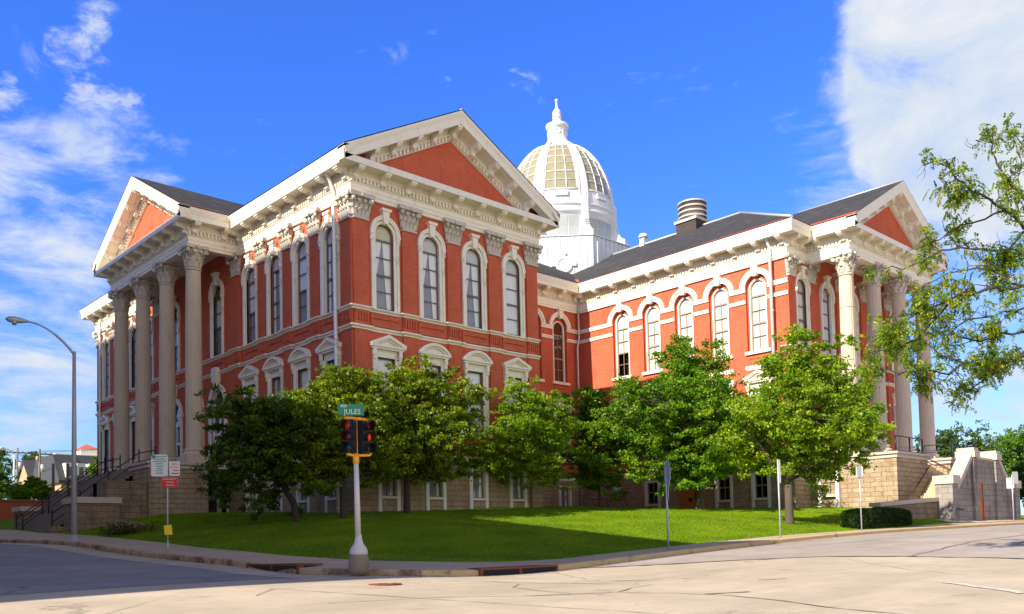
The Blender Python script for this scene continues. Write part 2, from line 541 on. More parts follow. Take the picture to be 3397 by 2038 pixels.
M['road'] = paving('worn_concrete_road', (0.49, 0.41, 0.312), (0.34, 0.28, 0.21), 4.6, 3.7, vary=0.13, jm=0.35, lanes=True)
M['walk'] = paving('sidewalk_concrete', (0.50, 0.39, 0.27), (0.24, 0.18, 0.12), 1.5, 1.5, crack=False)
M['asphalt'] = paving('grey_asphalt', (0.39, 0.335, 0.295), None, 6, 6, vary=0.14, lanes=True)
M['asphalt_dark'] = paving('dark_street_asphalt', (0.27, 0.255, 0.25), None, 6, 6, vary=0.14, lanes=True)
M['kerb'] = simple('kerb_stone', (0.46, 0.34, 0.21), 0.9, var=0.15, scale=3, dirt=(0.16, 0.10, 0.065), dirtscale=1.3, dirtlo=0.42, dirthi=0.62, stretch=(1, 1, 1))
M['kerb_yellow'] = simple('faded_yellow_kerb', (0.62, 0.44, 0.20), 0.9, var=0.15, scale=3, dirt=(0.30, 0.20, 0.12), dirtscale=1.6, dirtlo=0.56, dirthi=0.72)
M['tar'] = simple('tar_crack_fill', (0.20, 0.165, 0.14), 0.8, var=0.2)
M['paint'] = simple('worn_white_paint', (0.66, 0.62, 0.55), 0.8, var=0.1, dirt=(0.50, 0.43, 0.34), dirtscale=6, dirtlo=0.45, dirthi=0.6)

# ------------------------------------------------------------------ mesh helpers
class MB:
    def __init__(s, T=None):
        s.v = []; s.f = []; s.m = []; s.sm = []
        s.T = T; s.mi = 0; s.smooth = False

    def pt(s, p):
        if s.T:
            p = s.T(*p)
        s.v.append((p[0], p[1], p[2]))
        return len(s.v) - 1

    def face(s, idx):
        s.f.append(tuple(idx)); s.m.append(s.mi); s.sm.append(s.smooth)

    def poly(s, pts):
        s.face([s.pt(p) for p in pts])

    def hexa(s, p):
        i = [s.pt(q) for q in p]
        for a in ((0, 3, 2, 1), (4, 5, 6, 7), (0, 1, 5, 4), (1, 2, 6, 5), (2, 3, 7, 6), (3, 0, 4, 7)):
            s.face([i[k] for k in a])

    def box(s, x0, x1, y0, y1, z0, z1):
        s.hexa([(x0, y0, z0), (x1, y0, z0), (x1, y1, z0), (x0, y1, z0), (x0, y0, z1), (x1, y0, z1), (x1, y1, z1), (x0, y1, z1)])

    def prism(s, pts, fn0, fn1):
        """close prism between two placements of the same outline"""
        a = [s.pt(fn0(p)) for p in pts]
        b = [s.pt(fn1(p)) for p in pts]
        n = len(pts)
        s.face(a[::-1]); s.face(b)
        for i in range(n):
            j = (i + 1) % n
            s.face([a[i], a[j], b[j], b[i]])

    def prism_xz(s, pts, y0, y1):
        s.prism(pts, lambda p: (p[0], y0, p[1]), lambda p: (p[0], y1, p[1]))

    def prism_yz(s, pts, x0, x1):
        s.prism(pts, lambda p: (x0, p[0], p[1]), lambda p: (x1, p[0], p[1]))

    def prism_xy(s, pts, z0, z1):
        s.prism(pts, lambda p: (p[0], p[1], z0), lambda p: (p[0], p[1], z1))

    def tube(s, pts, rad, n=8, cap=True):
        pts = [Vector(p) for p in pts]
        if isinstance(rad, (int, float)):
            rad = [rad] * len(pts)
        sm = s.smooth
        s.smooth = True
        rings = []
        ref = None
        for i, p in enumerate(pts):
            d = (pts[min(i + 1, len(pts) - 1)] - pts[max(i - 1, 0)])
            if d.length < 1e-6:
                d = Vector((0, 0, 1))
            d.normalize()
            if ref is None:
                ref = Vector((1, 0, 0)) if abs(d.x) < 0.8 else Vector((0, 1, 0))
            a = (ref - d * ref.dot(d)).normalized()
            b = d.cross(a)
            ref = a
            rings.append([s.pt(p + (a * math.cos(2 * PI * k / n) + b * math.sin(2 * PI * k / n)) * rad[i]) for k in range(n)])
        for i in range(len(rings) - 1):
            for k in range(n):
                j = (k + 1) % n
                s.face([rings[i][k], rings[i][j], rings[i + 1][j], rings[i + 1][k]])
        s.smooth = sm
        if cap:
            s.face(rings[0][::-1]); s.face(rings[-1])

    def lathe(s, c, prof, n=24, ph=0.0, mod=None, cap=True):
        sm = s.smooth
        rings = []
        for (r, z) in prof:
            rr = []
            for k in range(n):
                a = 2 * PI * k / n + ph
                q = r * (mod(k, z) if mod else 1.0)
                rr.append(s.pt((c[0] + q * math.cos(a), c[1] + q * math.sin(a), z)))
            rings.append(rr)
        for i in range(len(rings) - 1):
            for k in range(n):
                j = (k + 1) % n
                s.face([rings[i][k], rings[i][j], rings[i + 1][j], rings[i + 1][k]])
        s.smooth = False
        if cap:
            s.face(rings[0][::-1]); s.face(rings[-1])
        s.smooth = sm

    def sweep(s, path, prof, closed=False, capends=True):
        """profile (d outward, z) carried along a plan path whose outside is on its right"""
        P = [Vector((p[0], p[1])) for p in path]
        n = len(P)

        def nrm(a, b):
            d = (b - a).normalized()
            return Vector((d.y, -d.x))
        offs = []
        for i in range(n):
            if closed or 0 < i < n - 1:
                n1 = nrm(P[i - 1], P[i]); n2 = nrm(P[i], P[(i + 1) % n])
                offs.append((n1 + n2) / max(0.2, 1 + n1.dot(n2)))
            elif i == 0:
                offs.append(nrm(P[0], P[1]))
            else:
                offs.append(nrm(P[-2], P[-1]))
        rows = [[s.pt((P[i].x + offs[i].x * d, P[i].y + offs[i].y * d, z)) for (d, z) in prof] for i in range(n)]
        for i in range(n if closed else n - 1):
            a, b = rows[i], rows[(i + 1) % n]
            for k in range(len(prof) - 1):
                s.face([a[k], b[k], b[k + 1], a[k + 1]])
        if capends and not closed:
            s.face(rows[0]); s.face(rows[-1][::-1])

    def ring(s, r0, r1, y0, y1, zc, n=20, a0=0.0, a1=PI):
        """arched band in the xz plane between y0 (back) and y1 (front)"""
        pr = []
        for i in range(n + 1):
            a = a0 + (a1 - a0) * i / n
            c, q = math.cos(a), math.sin(a)
            pr.append([s.pt((r0 * c, y0, zc + r0 * q)), s.pt((r0 * c, y1, zc + r0 * q)), s.pt((r1 * c, y1, zc + r1 * q)), s.pt((r1 * c, y0, zc + r1 * q))])
        for i in range(n):
            for k in range(3):
                s.face([pr[i][k], pr[i + 1][k], pr[i + 1][k + 1], pr[i][k + 1]])
        s.face(pr[0]); s.face(pr[-1][::-1])

    def mesh(s, name, mats):
        me = bpy.data.meshes.new(name)
        me.from_pydata(s.v, [], s.f)
        for mm in mats:
            me.materials.append(M[mm] if isinstance(mm, str) else mm)
        me.polygons.foreach_set('material_index', s.m)
        me.polygons.foreach_set('use_smooth', s.sm)
        bm = bmesh.new()
        bm.from_mesh(me)
        bmesh.ops.recalc_face_normals(bm, faces=bm.faces)
        bm.to_mesh(me)
        bm.free()
        me.update()
        return me


def place(name, me, parent=None, loc=(0, 0, 0), rz=0.0):
    """link a mesh (or None for an Empty); world-space location even when parented to a thing"""
    o = bpy.data.objects.new(name, me)
    COL.objects.link(o)
    o.location = loc
    o.rotation_euler = (0, 0, rz)
    if parent is not None:
        o.parent = parent
        if parent.parent is None:
            o.matrix_parent_inverse = Matrix.Translation(-Vector(parent.location))
    return o


def tag(o, label=None, cat=None, group=None, kind=None):
    if label: o['label'] = label
    if cat: o['category'] = cat
    if group: o['group'] = group
    if kind: o['kind'] = kind
    return o


def thing(name, label, cat, loc=(0, 0, 0), group=None):
    return tag(place(name, None, None, loc), label, cat, group)


def part(name, mb, mats, parent, label=None):
    o = place(name, mb.mesh(name, mats), parent)
    if label: o['label'] = label
    return o


def sub(name, me, parent, label=None):
    """child that shares its parent's own space"""
    o = bpy.data.objects.new(name, me)
    COL.objects.link(o)
    o.parent = parent
    if label: o['label'] = label
    return o


def text_mesh(name, body, size, mats, depth=0.004, align='CENTER'):
    cu = bpy.data.curves.new(name, 'FONT')
    cu.body = body
    cu.size = size
    cu.extrude = depth
    cu.align_x = align
    cu.align_y = 'CENTER'
    cu.resolution_u = 2
    o = bpy.data.objects.new(name, cu)
    COL.objects.link(o)
    dg = bpy.context.evaluated_depsgraph_get()
    me = bpy.data.meshes.new_from_object(o.evaluated_get(dg))
    bpy.data.objects.remove(o)
    bpy.data.curves.remove(cu)
    me.materials.clear()
    for mm in mats:
        me.materials.append(M[mm])
    return me


# ------------------------------------------------------------------ heights of the ground
class TPS:
    def __init__(s, pts, lim):
        P = np.array(pts, float)
        s.p = P[:, :2]; s.lim = lim
        n = len(P)
        K = s.k(s.p, s.p) + np.eye(n) * 1e-2
        Q = np.c_[np.ones(n), s.p]
        A = np.block([[K, Q], [Q.T, np.zeros((3, 3))]])
        s.w = np.linalg.solve(A, np.r_[P[:, 2], 0, 0, 0])

    def k(s, a, b):
        d2 = ((a[:, None] - b[None]) ** 2).sum(-1)
        return np.where(d2 > 0, 0.5 * d2 * np.log(d2 + 1e-12), 0) * 0.01

    def __call__(s, X, Y):
        X = np.atleast_1d(np.asarray(X, float)); Y = np.atleast_1d(np.asarray(Y, float))
        q = np.c_[np.clip(X.ravel(), s.lim[0], s.lim[1]), np.clip(Y.ravel(), s.lim[2], s.lim[3])]
        out = np.concatenate([s.k(c, s.p) @ s.w[:-3] + s.w[-3] + c @ s.w[-2:] for c in np.array_split(q, max(1, len(q) // 4000))])
        return out.reshape(X.shape)


ROAD = TPS([(-13.5, 45, 2.75), (-13.5, 28, 2.5), (-13.5, 13.5, 2.14), (-13.5, 1.3, 1.83), (-13.5, -4.5, 1.46), (-13.5, -10.1, 1.20), (-13.5, -14.5, 1.02), (-13.5, -16.7, 0.88),
            (-12.6, -20.2, 0.80), (-9.6, -21, 0.69), (-7.3, -21, 0.73), (-4.7, -21, 0.86), (-1.9, -21, 1.0), (5.3, -21, 1.32), (12, -21, 1.55), (22, -21, 1.76), (33, -21, 1.94), (60, -21, 2.3),
            (-21.5, -20.5, 0.73), (-18.6, -21, 0.78), (-26, -20, 0.70), (-26, -8, 1.35), (-26, 0, 1.75), (-26, 14, 2.1), (-26, 45, 2.7), (-20, 10, 2.05), (-20, -8, 1.3),
            (-30, -40, 0.05), (-25.8, -38.5, 0.05), (-15, -30, 0.45), (-14, -25, 0.66), (-10, -34, 0.55), (5, -34, 1.15), (20, -34, 1.6), (33, -34, 1.85), (60, -34, 2.25), (-60, -28, 0.2), (-40, -60, -0.5), (-20, -60, -0.3)],
           (-60, 60, -60, 45))
LAWN = TPS([(-10.8, 44, 3.6), (-10.8, 30, 3.1), (-10.8, 15.9, 2.68), (-10.8, 3.5, 2.15), (-10.8, -5.8, 1.60), (-10.8, -12.1, 1.29), (-10.8, -19, 1.06),
            (-7.2, -18.5, 0.98), (-1.2, -18.5, 1.03), (3.9, -18.5, 1.18), (16, -18.5, 1.70), (23, -18.5, 1.92), (33, -18.5, 2.12), (45, -18.5, 2.25), (75, -18.5, 2.6),
            (0, 0, 3.25), (4, 0, 3.40), (10, 0, 3.58), (13.8, 0, 3.66), (24, 9.2, 4.12), (28, 9.2, 4.18), (28.1, 5, 3.95), (28.1, -2, 3.56), (28.1, -8.6, 3.42), (30, -12.8, 3.25),
            (0, 17, 3.9), (0, 9, 3.66), (0, 1.2, 3.3), (-6.2, 12, 3.5), (-8, 11.5, 3.05), (-6, 25, 3.9), (-6, 44, 4.4), (0, 44, 4.4), (20, 44, 4.6),
            (6, -8, 2.55), (-4, -8, 2.42), (16, -8, 2.9), (22, -14, 2.45), (22, -6, 3.38), (16, -15.5, 2.2), (11, -2, 3.5), (19, 0, 3.75), (36, -17.7, 2.3), (42, -17.7, 2.35), (50, -10, 3.2), (60, 0, 3.6), (75, 20, 4)],
           (-10.8, 75, -18.5, 44))


def zroad(x, y): return float(ROAD(x, y)[0])
def zlawn(x, y): return float(LAWN(x, y)[0])


def grid_mesh(name, xs, ys, zf, mats, smooth=True):
    X, Y = np.meshgrid(xs, ys)
    Z = zf(X, Y)
    nx, ny = len(xs), len(ys)
    v = np.c_[X.ravel(), Y.ravel(), Z.ravel()]
    i = np.arange(nx * ny).reshape(ny, nx)
    f = np.c_[i[:-1, :-1].ravel(), i[:-1, 1:].ravel(), i[1:, 1:].ravel(), i[1:, :-1].ravel()]
    me = bpy.data.meshes.new(name)
    me.vertices.add(len(v)); me.vertices.foreach_set('co', v.ravel())
    me.loops.add(f.size); me.loops.foreach_set('vertex_index', f.ravel())
    me.polygons.add(len(f)); me.polygons.foreach_set('loop_start', np.arange(len(f)) * 4)
    me.update(calc_edges=True)
    me.polygons.foreach_set('use_smooth', [smooth] * len(f))
    for mm in mats:
        me.materials.append(M[mm])
    return me


def road_z(X, Y):
    Z = ROAD(X, Y)
    inside = np.clip(np.minimum(X + 13.3, Y + 20.8), 0, 1.2)
    rr = np.hypot(X + 10, Y + 17.5)
    corner = (X < -10) & (Y < -17.5)
    inside = np.where(corner, np.clip(3.3 - rr, 0, 1.2), inside)
    return Z - 0.55 * inside / 1.2


xs = np.r_[np.linspace(-900, -70, 12), np.arange(-60, 62, 0.6), np.linspace(70, 900, 12)]
ys = np.r_[np.linspace(-900, -75, 12), np.arange(-64, 48, 0.6), np.linspace(52, 900, 12)]
tag(place('ground', grid_mesh('ground', xs, ys, lambda X, Y: road_z(X, Y), ['road'])), kind='structure')
xs = np.r_[np.arange(-10.8, 76, 0.6)]
ys = np.r_[np.arange(-18.5, 44.5, 0.6)]
def lawn_z(X, Y):
    r = np.hypot(np.maximum(0, -8.8 - X), np.maximum(0, -16.5 - Y))
    return LAWN(X, Y) - np.where((X < -8.8) & (Y < -16.5), np.clip(r - 2.0, 0, 1) * 0.5, 0)
tag(place('lawn', grid_mesh('lawn', xs, ys, lawn_z, ['grass'])), kind='structure')
# land beyond the block
xs = np.r_[np.linspace(-10.5, 76, 24), np.linspace(90, 700, 10)]
ys = np.r_[np.linspace(44.2, 110, 14), np.linspace(130, 700, 8)]
tag(place('terrain', grid_mesh('terrain', xs, ys, lambda X, Y: 4.4 + 0.012 * (Y - 44), ['grass'])), kind='structure')
xs = np.r_[np.linspace(75.5, 120, 10), np.linspace(130, 700, 8)]
ys = np.r_[np.linspace(-18.5, 44.2, 20)]
tag(place('terrain', grid_mesh('terrain', xs, ys, lambda X, Y: 2.6 + 0.035 * (Y + 18.5), ['grass'])), kind='structure')

# kerb, sidewalk
def kerb_path():
    o = []; q = []
    for y in np.arange(60, -17.5, -1.0):
        o.append((-13.5, y)); q.append((-10.8, max(y, -17.6)))
    for i in range(13):
        a = PI + (PI / 2) * i / 12
        o.append((-10 + 3.5 * math.cos(a), -17.5 + 3.5 * math.sin(a)))
        q.append((-8.8 + 2.0 * math.cos(a), -16.5 + 2.0 * math.sin(a)))
    for x in np.arange(-9.4, 90, 1.0):
        o.append((x, -21.0)); q.append((max(x, -8.6), -18.5))
    return o, q


KO, KI = kerb_path()
NK = len(KO)
ko = np.array(KO); ki = np.array(KI)
kz = ROAD(ko[:, 0], ko[:, 1]) + 0.15
iz = np.maximum(LAWN(ki[:, 0], ki[:, 1]) - 0.0, kz - 0.03)
# a driveway dip by the side stairs
mb = MB()
rows = []
for i in range(NK):
    row = []
    d = np.array(KI[i]) - ko[i]
    L_ = np.linalg.norm(d)
    for t in (0.0, 0.25, 0.5, 0.75, 1.0, 1.08):
        tt = (0.17 / L_) + t * (1 - 0.17 / L_) if t <= 1 else t
        p = ko[i] + d * tt
        row.append(mb.pt((p[0], p[1], kz[i] + (iz[i] - kz[i]) * min(tt, 1) - (0.12 if t > 1 else 0))))
    rows.append(row)
mb.smooth = True
for i in range(NK - 1):
    for k in range(5):
        mb.face([rows[i][k], rows[i][k + 1], rows[i + 1][k + 1], rows[i + 1][k]])
tag(place('sidewalk', mb.mesh('sidewalk', ['walk'])), kind='structure')
mb = MB()
rows = []
for i in range(NK):
    d = np.array(KI[i]) - ko[i]
    d = d / np.linalg.norm(d)
    z = kz[i]
    z2 = z + (iz[i] - z) * 0.06
    j = random.Random(i * 3 + 1).uniform(-0.012, 0.012)
    row = [(-0.02 + j, z - 0.6), (-0.0 + j, z - 0.03), (0.03 + j, z + 0.004), (0.175, z2 + 0.006), (0.175, z - 0.3)]
    rows.append([mb.pt((ko[i][0] + d[0] * a, ko[i][1] + d[1] * a, b)) for a, b in row])
for i in range(NK - 1):
    for k in range(4):
        mb.face([rows[i][k], rows[i][k + 1], rows[i + 1][k + 1], rows[i + 1][k]])
nleft = sum(1 for p in KO if p[1] > -20.3 and p[0] < -11.5)
mb.m = [0 if (f_i // 4) < nleft else 1 for f_i in range(len(mb.f))]
tag(place('kerb', mb.mesh('kerb', ['kerb', 'kerb_yellow'])), kind='structure')
# opposite side of the right-hand street
xs = np.arange(-6, 90, 1.5); ys = np.array([-46, -40, -37.4, -35.02, -35.0])
tag(place('sidewalk', grid_mesh('sidewalk', xs, ys, lambda X, Y: ROAD(X, np.maximum(Y, -34.5)) + np.where(Y > -35.01, -0.2, 0.15), ['walk'])), kind='structure')


def drape(name, pts_fn, mats, label=None, kind='structure'):
    me = pts_fn
    return tag(place(name, me), label, kind=kind)


# grey asphalt of the right-hand street, a sheet on the concrete
mb = MB()
edge = [(-6.2, -21.05), (-4.6, -22.6), (-2.6, -24.2), (-1.0, -26.0), (-0.8, -28.2), (-1.2, -30.5), (-1.8, -33), (-2.0, -34.9)]
n = len(edge)
rows = []
for k, (ex, ey) in enumerate(edge):
    row = []
    for x in np.r_[np.linspace(0, 12, 24), np.linspace(14, 92, 40)]:
        t = min(1, x / 10)
        y = ey * (1 - t) + (-21.05 + (-34.9 + 21.05) * k / (n - 1)) * t
        X = ex + x
        row.append(mb.pt((X, y, zroad(X, y) + 0.006)))
    rows.append(row)
mb.smooth = True
for i in range(n - 1):
    for k in range(len(rows[0]) - 1):
        mb.face([rows[i][k], rows[i + 1][k], rows[i + 1][k + 1], rows[i][k + 1]])
tag(place('road', mb.mesh('road', ['asphalt'])), kind='structure')


xs = np.arange(-26.3, -14.7, 0.6); ys = np.arange(-19.6, 46, 0.6)
tag(place('road', grid_mesh('road', xs, ys, lambda X, Y: ROAD(X, Y) + 0.006, ['asphalt_dark'])), kind='structure')
xs = np.arange(29.6, 46.2, 0.4); ys = np.arange(-18.7, -17.3, 0.2)
tag(place('sidewalk', grid_mesh('sidewalk', xs, ys, lambda X, Y: LAWN(X, Y) + 0.02, ['walk'])), kind='structure')


def strip(mb, pts, w, lift=0.012, jit=0.3, seed=1):
    """thin painted or tarred line on the road"""
    q = random.Random(seed)
    P = []
    for (a, b) in zip(pts[:-1], pts[1:]):
        L_ = math.dist(a, b)
        k = max(2, int(L_ / 0.35))
        for i in range(k):
            t = i / k
            P.append((a[0] + (b[0] - a[0]) * t, a[1] + (b[1] - a[1]) * t))
    P.append(pts[-1])
    rows = []
    for i, p in enumerate(P):
        a = P[max(0, i - 1)]; b = P[min(len(P) - 1, i + 1)]
        L_ = math.dist(a, b) or 1
        nx, ny = -(b[1] - a[1]) / L_, (b[0] - a[0]) / L_
        o = q.uniform(-jit, jit) * w
        ww = w * q.uniform(1 - jit, 1 + jit) / 2
        rows.append([mb.pt((p[0] + nx * s_ + nx * o, p[1] + ny * s_ + ny * o, zroad(p[0], p[1]) + lift)) for s_ in (-ww, ww)])
    for i in range(len(rows) - 1):
        mb.face([rows[i][0], rows[i][1], rows[i + 1][1], rows[i + 1][0]])

mb = MB()
for i, (pts, w) in enumerate([
        ([(-14.2, -26.9), (-13.4, -27.2), (-12.6, -27.6), (-12.0, -28.6), (-11.9, -29.6), (-12.2, -30.9), (-12.7, -31.9), (-13.2, -34)], 0.05),
        ([(-13.3, -27.1), (-13.3, -26.2), (-13.1, -25.3), (-12.2, -24.6)], 0.03),
        ([(-12.5, -27.6), (-11.6, -27.2), (-10.6, -27.0)], 0.035),
        ([(-11.9, -29.2), (-11.1, -29.6)], 0.12), ([(-8.6, -28.3), (-8.0, -28.6)], 0.05),
        ([(-17.9, -23.4), (-17.0, -22.4), (-16.0, -22.6), (-15, -23.6)], 0.022),
        ([(-22.6, -22.9), (-22.2, -24.4), (-21.2, -26.0), (-19.5, -27.4)], 0.05), ([(-17.6, -25.4), (-15.4, -26.0), (-14.2, -26.9)], 0.03),
        ([(-17.0, -22.2), (-14.9, -29.5), (-14.4, -34)], 0.028)]):
    strip(mb, pts, w, 0.010, 0.5, 20 + i)
for i, (pts, w) in enumerate([([(-6.3, -21.15), (-4.7, -22.7), (-2.8, -24.2), (-1.2, -26.0), (-0.9, -28.2), (-1.3, -30.5), (-1.9, -33)], 0.20), ([(1, -22.5), (12, -25), (24, -25.6)], 0.05), ([(-1, -28.4), (6, -27.6), (20, -28.3), (34, -28)], 0.10)]):
    strip(mb, pts, w, 0.013, 0.5, 50 + i)
tag(place('road_cracks', mb.mesh('road_cracks', ['tar'])), kind='structure')
mb = MB()
for i, (pts, w) in enumerate([([(-8.0, -31.9), (-9.6, -33.7)], 0.15), ([(-12.6, -22.3), (-11.6, -24.4), (-10.9, -26)], 0.09), ([(-9.9, -25.2), (-9.3, -26.2)], 0.10), ([(-12.2, -21.5), (-10, -21.7), (-7.6, -21.5)], 0.06)]):
    strip(mb, pts, w, 0.011, 0.5, 80 + i)
tag(place('road_markings', mb.mesh('road_markings', ['paint'])), kind='structure')

# ------------------------------------------------------------------ courthouse
LEN, WID = 38.86, 13.79
W2, DEP, YW, X3 = 28.15, 9.24, -9.24, 46.45
YC, XC = 19.43, 37.3
OH = 1.16
court = thing('courthouse', 'red brick courthouse with cream trim, columned porticos and a white dome', 'courthouse', (18, 9, 3.3))


class Face:
    def __init__(s, ox, oy, deg):
        s.o = (ox, oy); s.a = R(deg); s.c = math.cos(s.a); s.s = math.sin(s.a)

    def __call__(s, x, y, z):
        return (s.o[0] + x * s.c - y * s.s, s.o[1] + x * s.s + y * s.c, z)

    def loc(s, u):
        p = s(u, 0, 0)
        return p


F_front = Face(0, 0, 0)
F_left = Face(0, LEN, -90)
F_rec = Face(WID, DEP, 0)
F_wing = Face(W2, DEP, -90)
F_wf = Face(W2, YW, 0)


def wall(mb, u0, u1, z0, z1, ops, y=0.0, rev=0.28):
    """upright wall with openings (centre, half, bottom, top or spring, arched)"""
    cols = {}
    for o in ops:
        cols.setdefault(round(o[0], 3), []).append(o)
    x = u0
    N = 10
    for c in sorted(cols):
        H = max(o[1] for o in cols[c])
        mb.poly([(x, y, z0), (c - H, y, z0), (c - H, y, z1), (x, y, z1)])
        z = z0
        for (uc, h, zb, zs, arch) in sorted(cols[c], key=lambda o: o[2]):
            mb.poly([(c - H, y, z), (c + H, y, z), (c + H, y, zb), (c - H, y, zb)])
            if h < H:
                for sg in (-1, 1):
                    mb.poly([(c + sg * H, y, zb), (c + sg * h, y, zb), (c + sg * h, y, zs), (c + sg * H, y, zs)])
            out = [(c - h, zb), (c + h, zb), (c + h, zs)]
            top = zs
            if arch:
                top = zs + h
                arc = [(c + h * math.cos(PI * i / (2 * N)), zs + h * math.sin(PI * i / (2 * N))) for i in range(2 * N + 1)]
                out += arc[1:]
                for i in range(2 * N):
                    a, b = arc[i], arc[i + 1]
                    e = c + H if i < N else c - H
                    mb.poly([(e, y, a[1]), (a[0], y, a[1]), (b[0], y, b[1]), (e, y, b[1])])
            else:
                out.append((c - h, zs))
            for i in range(len(out)):
                a, b = out[i], out[(i + 1) % len(out)]
                mb.poly([(a[0], y, a[1]), (b[0], y, b[1]), (b[0], y + rev, b[1]), (a[0], y + rev, a[1])])
            z = top
        mb.poly([(c - H, y, z), (c + H, y, z), (c + H, y, z1), (c - H, y, z1)])
        x = c + H
    mb.poly([(x, y, z0), (u1, y, z0), (u1, y, z1), (x, y, z1)])


# window positions -----------------------------------------------------
WF = [2.065, 5.285, 8.505, 11.725]
WLy = [2.1, 5.16, 8.22, 11.28]
WL = [LEN - y for y in WLy] + WLy
WLP = [LEN - 15.98, LEN - YC, LEN - 22.88]
WR = [16.9 - WID, 19.9 - WID, 22.87 - WID, 25.83 - WID]
WW = [DEP - (4.78 - 2.95 * i) for i in range(5)]
WWF = [30.04 - W2, XC + 3.75 - 7.5 - W2, XC - W2, XC + 3.75 - W2, 44.56 - W2]
A_OP = lambda u: (u, 0.60, 14.26, 18.40, True)
B_OP = lambda u: (u, 0.58, 8.0, 11.65, False)
E_OP = lambda u: (u, 0.55, 4.15, 5.85, False)
C_OP = lambda u: (u, 0.85, 14.25, 18.65, True)
D_OP = lambda u: (u, 1.02, 6.75, 11.05, True)

mb = MB(F_front)
wall(mb, 0, WID, 6.55, 21.0, [A_OP(u) for u in WF] + [B_OP(u) for u in WF])
part('brick_wall', mb, ['brick'], court)
mb = MB(F_left)
wall(mb, 0, LEN, 6.55, 21.0, [A_OP(u) for u in WL + WLP] + [B_OP(u) for u in WL] + [D_OP(u) for u in WLP])
part('brick_wall', mb, ['brick'], court)
mb = MB(F_rec)
wall(mb, 0, W2 - WID, 6.55, 21.0, [C_OP(u) for u in WR] + [B_OP(u) for u in WR], rev=0.2)
part('brick_wall', mb, ['brick'], court)
mb = MB(F_wing)
wall(mb, 0, DEP - YW, 6.55, 21.0, [C_OP(u) for u in WW] + [B_OP(u) for u in WW], rev=0.2)
part('brick_wall', mb, ['brick'], court)
mb = MB(F_wf)
wall(mb, 0, X3 - W2, 6.55, 21.0, [A_OP(u) for u in WWF] + [B_OP(u) for u in (WWF[0], WWF[4])] + [D_OP(u) for u in WWF[1:4]])
part('brick_wall', mb, ['brick'], court)
mb = MB()
for a, b in [((WID, 0), (WID, DEP)), ((X3, YW), (X3, DEP)), ((X3, DEP), (74.6, DEP)), ((74.6, DEP), (74.6, LEN)), ((74.6, LEN), (0, LEN))]:
    mb.poly([(*a, 6.55), (*b, 6.55), (*b, 21.0), (*a, 21.0)])
part('brick_wall', mb, ['brick'], court)
# dark rooms behind the glass
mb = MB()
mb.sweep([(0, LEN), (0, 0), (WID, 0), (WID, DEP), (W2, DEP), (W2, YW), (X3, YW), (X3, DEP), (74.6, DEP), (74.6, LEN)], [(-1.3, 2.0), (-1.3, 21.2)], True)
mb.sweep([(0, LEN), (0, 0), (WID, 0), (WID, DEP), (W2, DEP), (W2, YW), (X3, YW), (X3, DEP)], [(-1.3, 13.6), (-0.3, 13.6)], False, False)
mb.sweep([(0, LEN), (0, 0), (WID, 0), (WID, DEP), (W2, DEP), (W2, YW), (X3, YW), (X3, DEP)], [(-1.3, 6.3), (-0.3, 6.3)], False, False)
part('interior_wall', mb, ['dark'], court)

# basement of rough limestone -------------------------------------------
EF, EL_, ER, EW = WF, WL, [25.92 - WID, 21.5 - WID, 17.5 - WID], [DEP - 2.2, DEP + 3.97, DEP + 6.85]
mb = MB(F_front)
wall(mb, -0.08, WID + 0.08, 2.0, 6.32, [E_OP(u) for u in EF], y=-0.08)
part('basement_wall', mb, ['stone'], court)
mb = MB(F_left)
wall(mb, 0, LEN + 0.08, 2.0, 6.32, [E_OP(u) for u in EL_] + [(LEN - 15.2, 0.75, 3.4, 5.9, False)], y=-0.08)
part('basement_wall', mb, ['stone'], court)
mb = MB(F_rec)
wall(mb, 0, W2 - WID, 2.0, 6.32, [E_OP(u) for u in ER], y=-0.08)
part('basement_wall', mb, ['stone'], court)
mb = MB(F_wing)
wall(mb, 0, DEP - YW + 0.08, 2.0, 6.32, [E_OP(u) for u in EW] + [(DEP + 1.05, 0.85, 3.2, 5.45, False)], y=-0.08)
part('basement_wall', mb, ['stone'], court)
mb = MB()
mb.poly([(W2 - 0.08, YW - 0.08, 2), (X3, YW - 0.08, 2), (X3, YW - 0.08, 6.32), (W2 - 0.08, YW - 0.08, 6.32)])
for a, b in [((WID, 0), (WID, DEP)), ((X3, YW), (X3, DEP)), ((X3, DEP), (74.6, DEP)), ((74.6, DEP), (74.6, LEN)), ((74.6, LEN), (0, LEN))]:
    mb.poly([(*a, 2), (*b, 2), (*b, 6.55), (*a, 6.55)])
part('basement_wall', mb, ['stone'], court)
mb = MB()
ring_path = [(0, LEN), (0, 0), (WID, 0), (WID, DEP), (W2, DEP), (W2, YW), (X3, YW), (X3, DEP)]
mb.sweep(ring_path, [(-0.1, 6.30), (0.10, 6.30), (0.16, 6.36), (0.16, 6.48), (0.05, 6.60), (-0.1, 6.60)])
part('water_table', mb, ['trim'], court)

# pilasters and their broken string courses -----------------------------
PF = [0.47, 3.675, 6.895, 10.115, WID - 0.47]
PLy = [0.47, 3.63, 6.69, 9.75, 13.15]
PL = sorted([LEN - y for y in PLy] + PLy)
PWF = [0.47, 31.3 - W2, 35.4 - W2, 39.2 - W2, 43.3 - W2, X3 - W2 - 0.47]
PD = 0.12


def jog(ps, L_, hw=0.47, d=PD, skip=None):
    """plan path along a wall, stepping out round every pilaster"""
    P = [(0, 0)]
    for p in ps:
        a, b = max(p - hw, 0), min(p + hw, L_)
        if a <= 0.01:
            P = [(0, -d)]
        else:
            P += [(a, 0), (a, -d)]
        if b >= L_ - 0.01:
            P += [(L_, -d)]
        else:
            P += [(b, -d), (b, 0)]
    if P[-1][0] < L_ - 0.01:
        P.append((L_, 0))
    return P


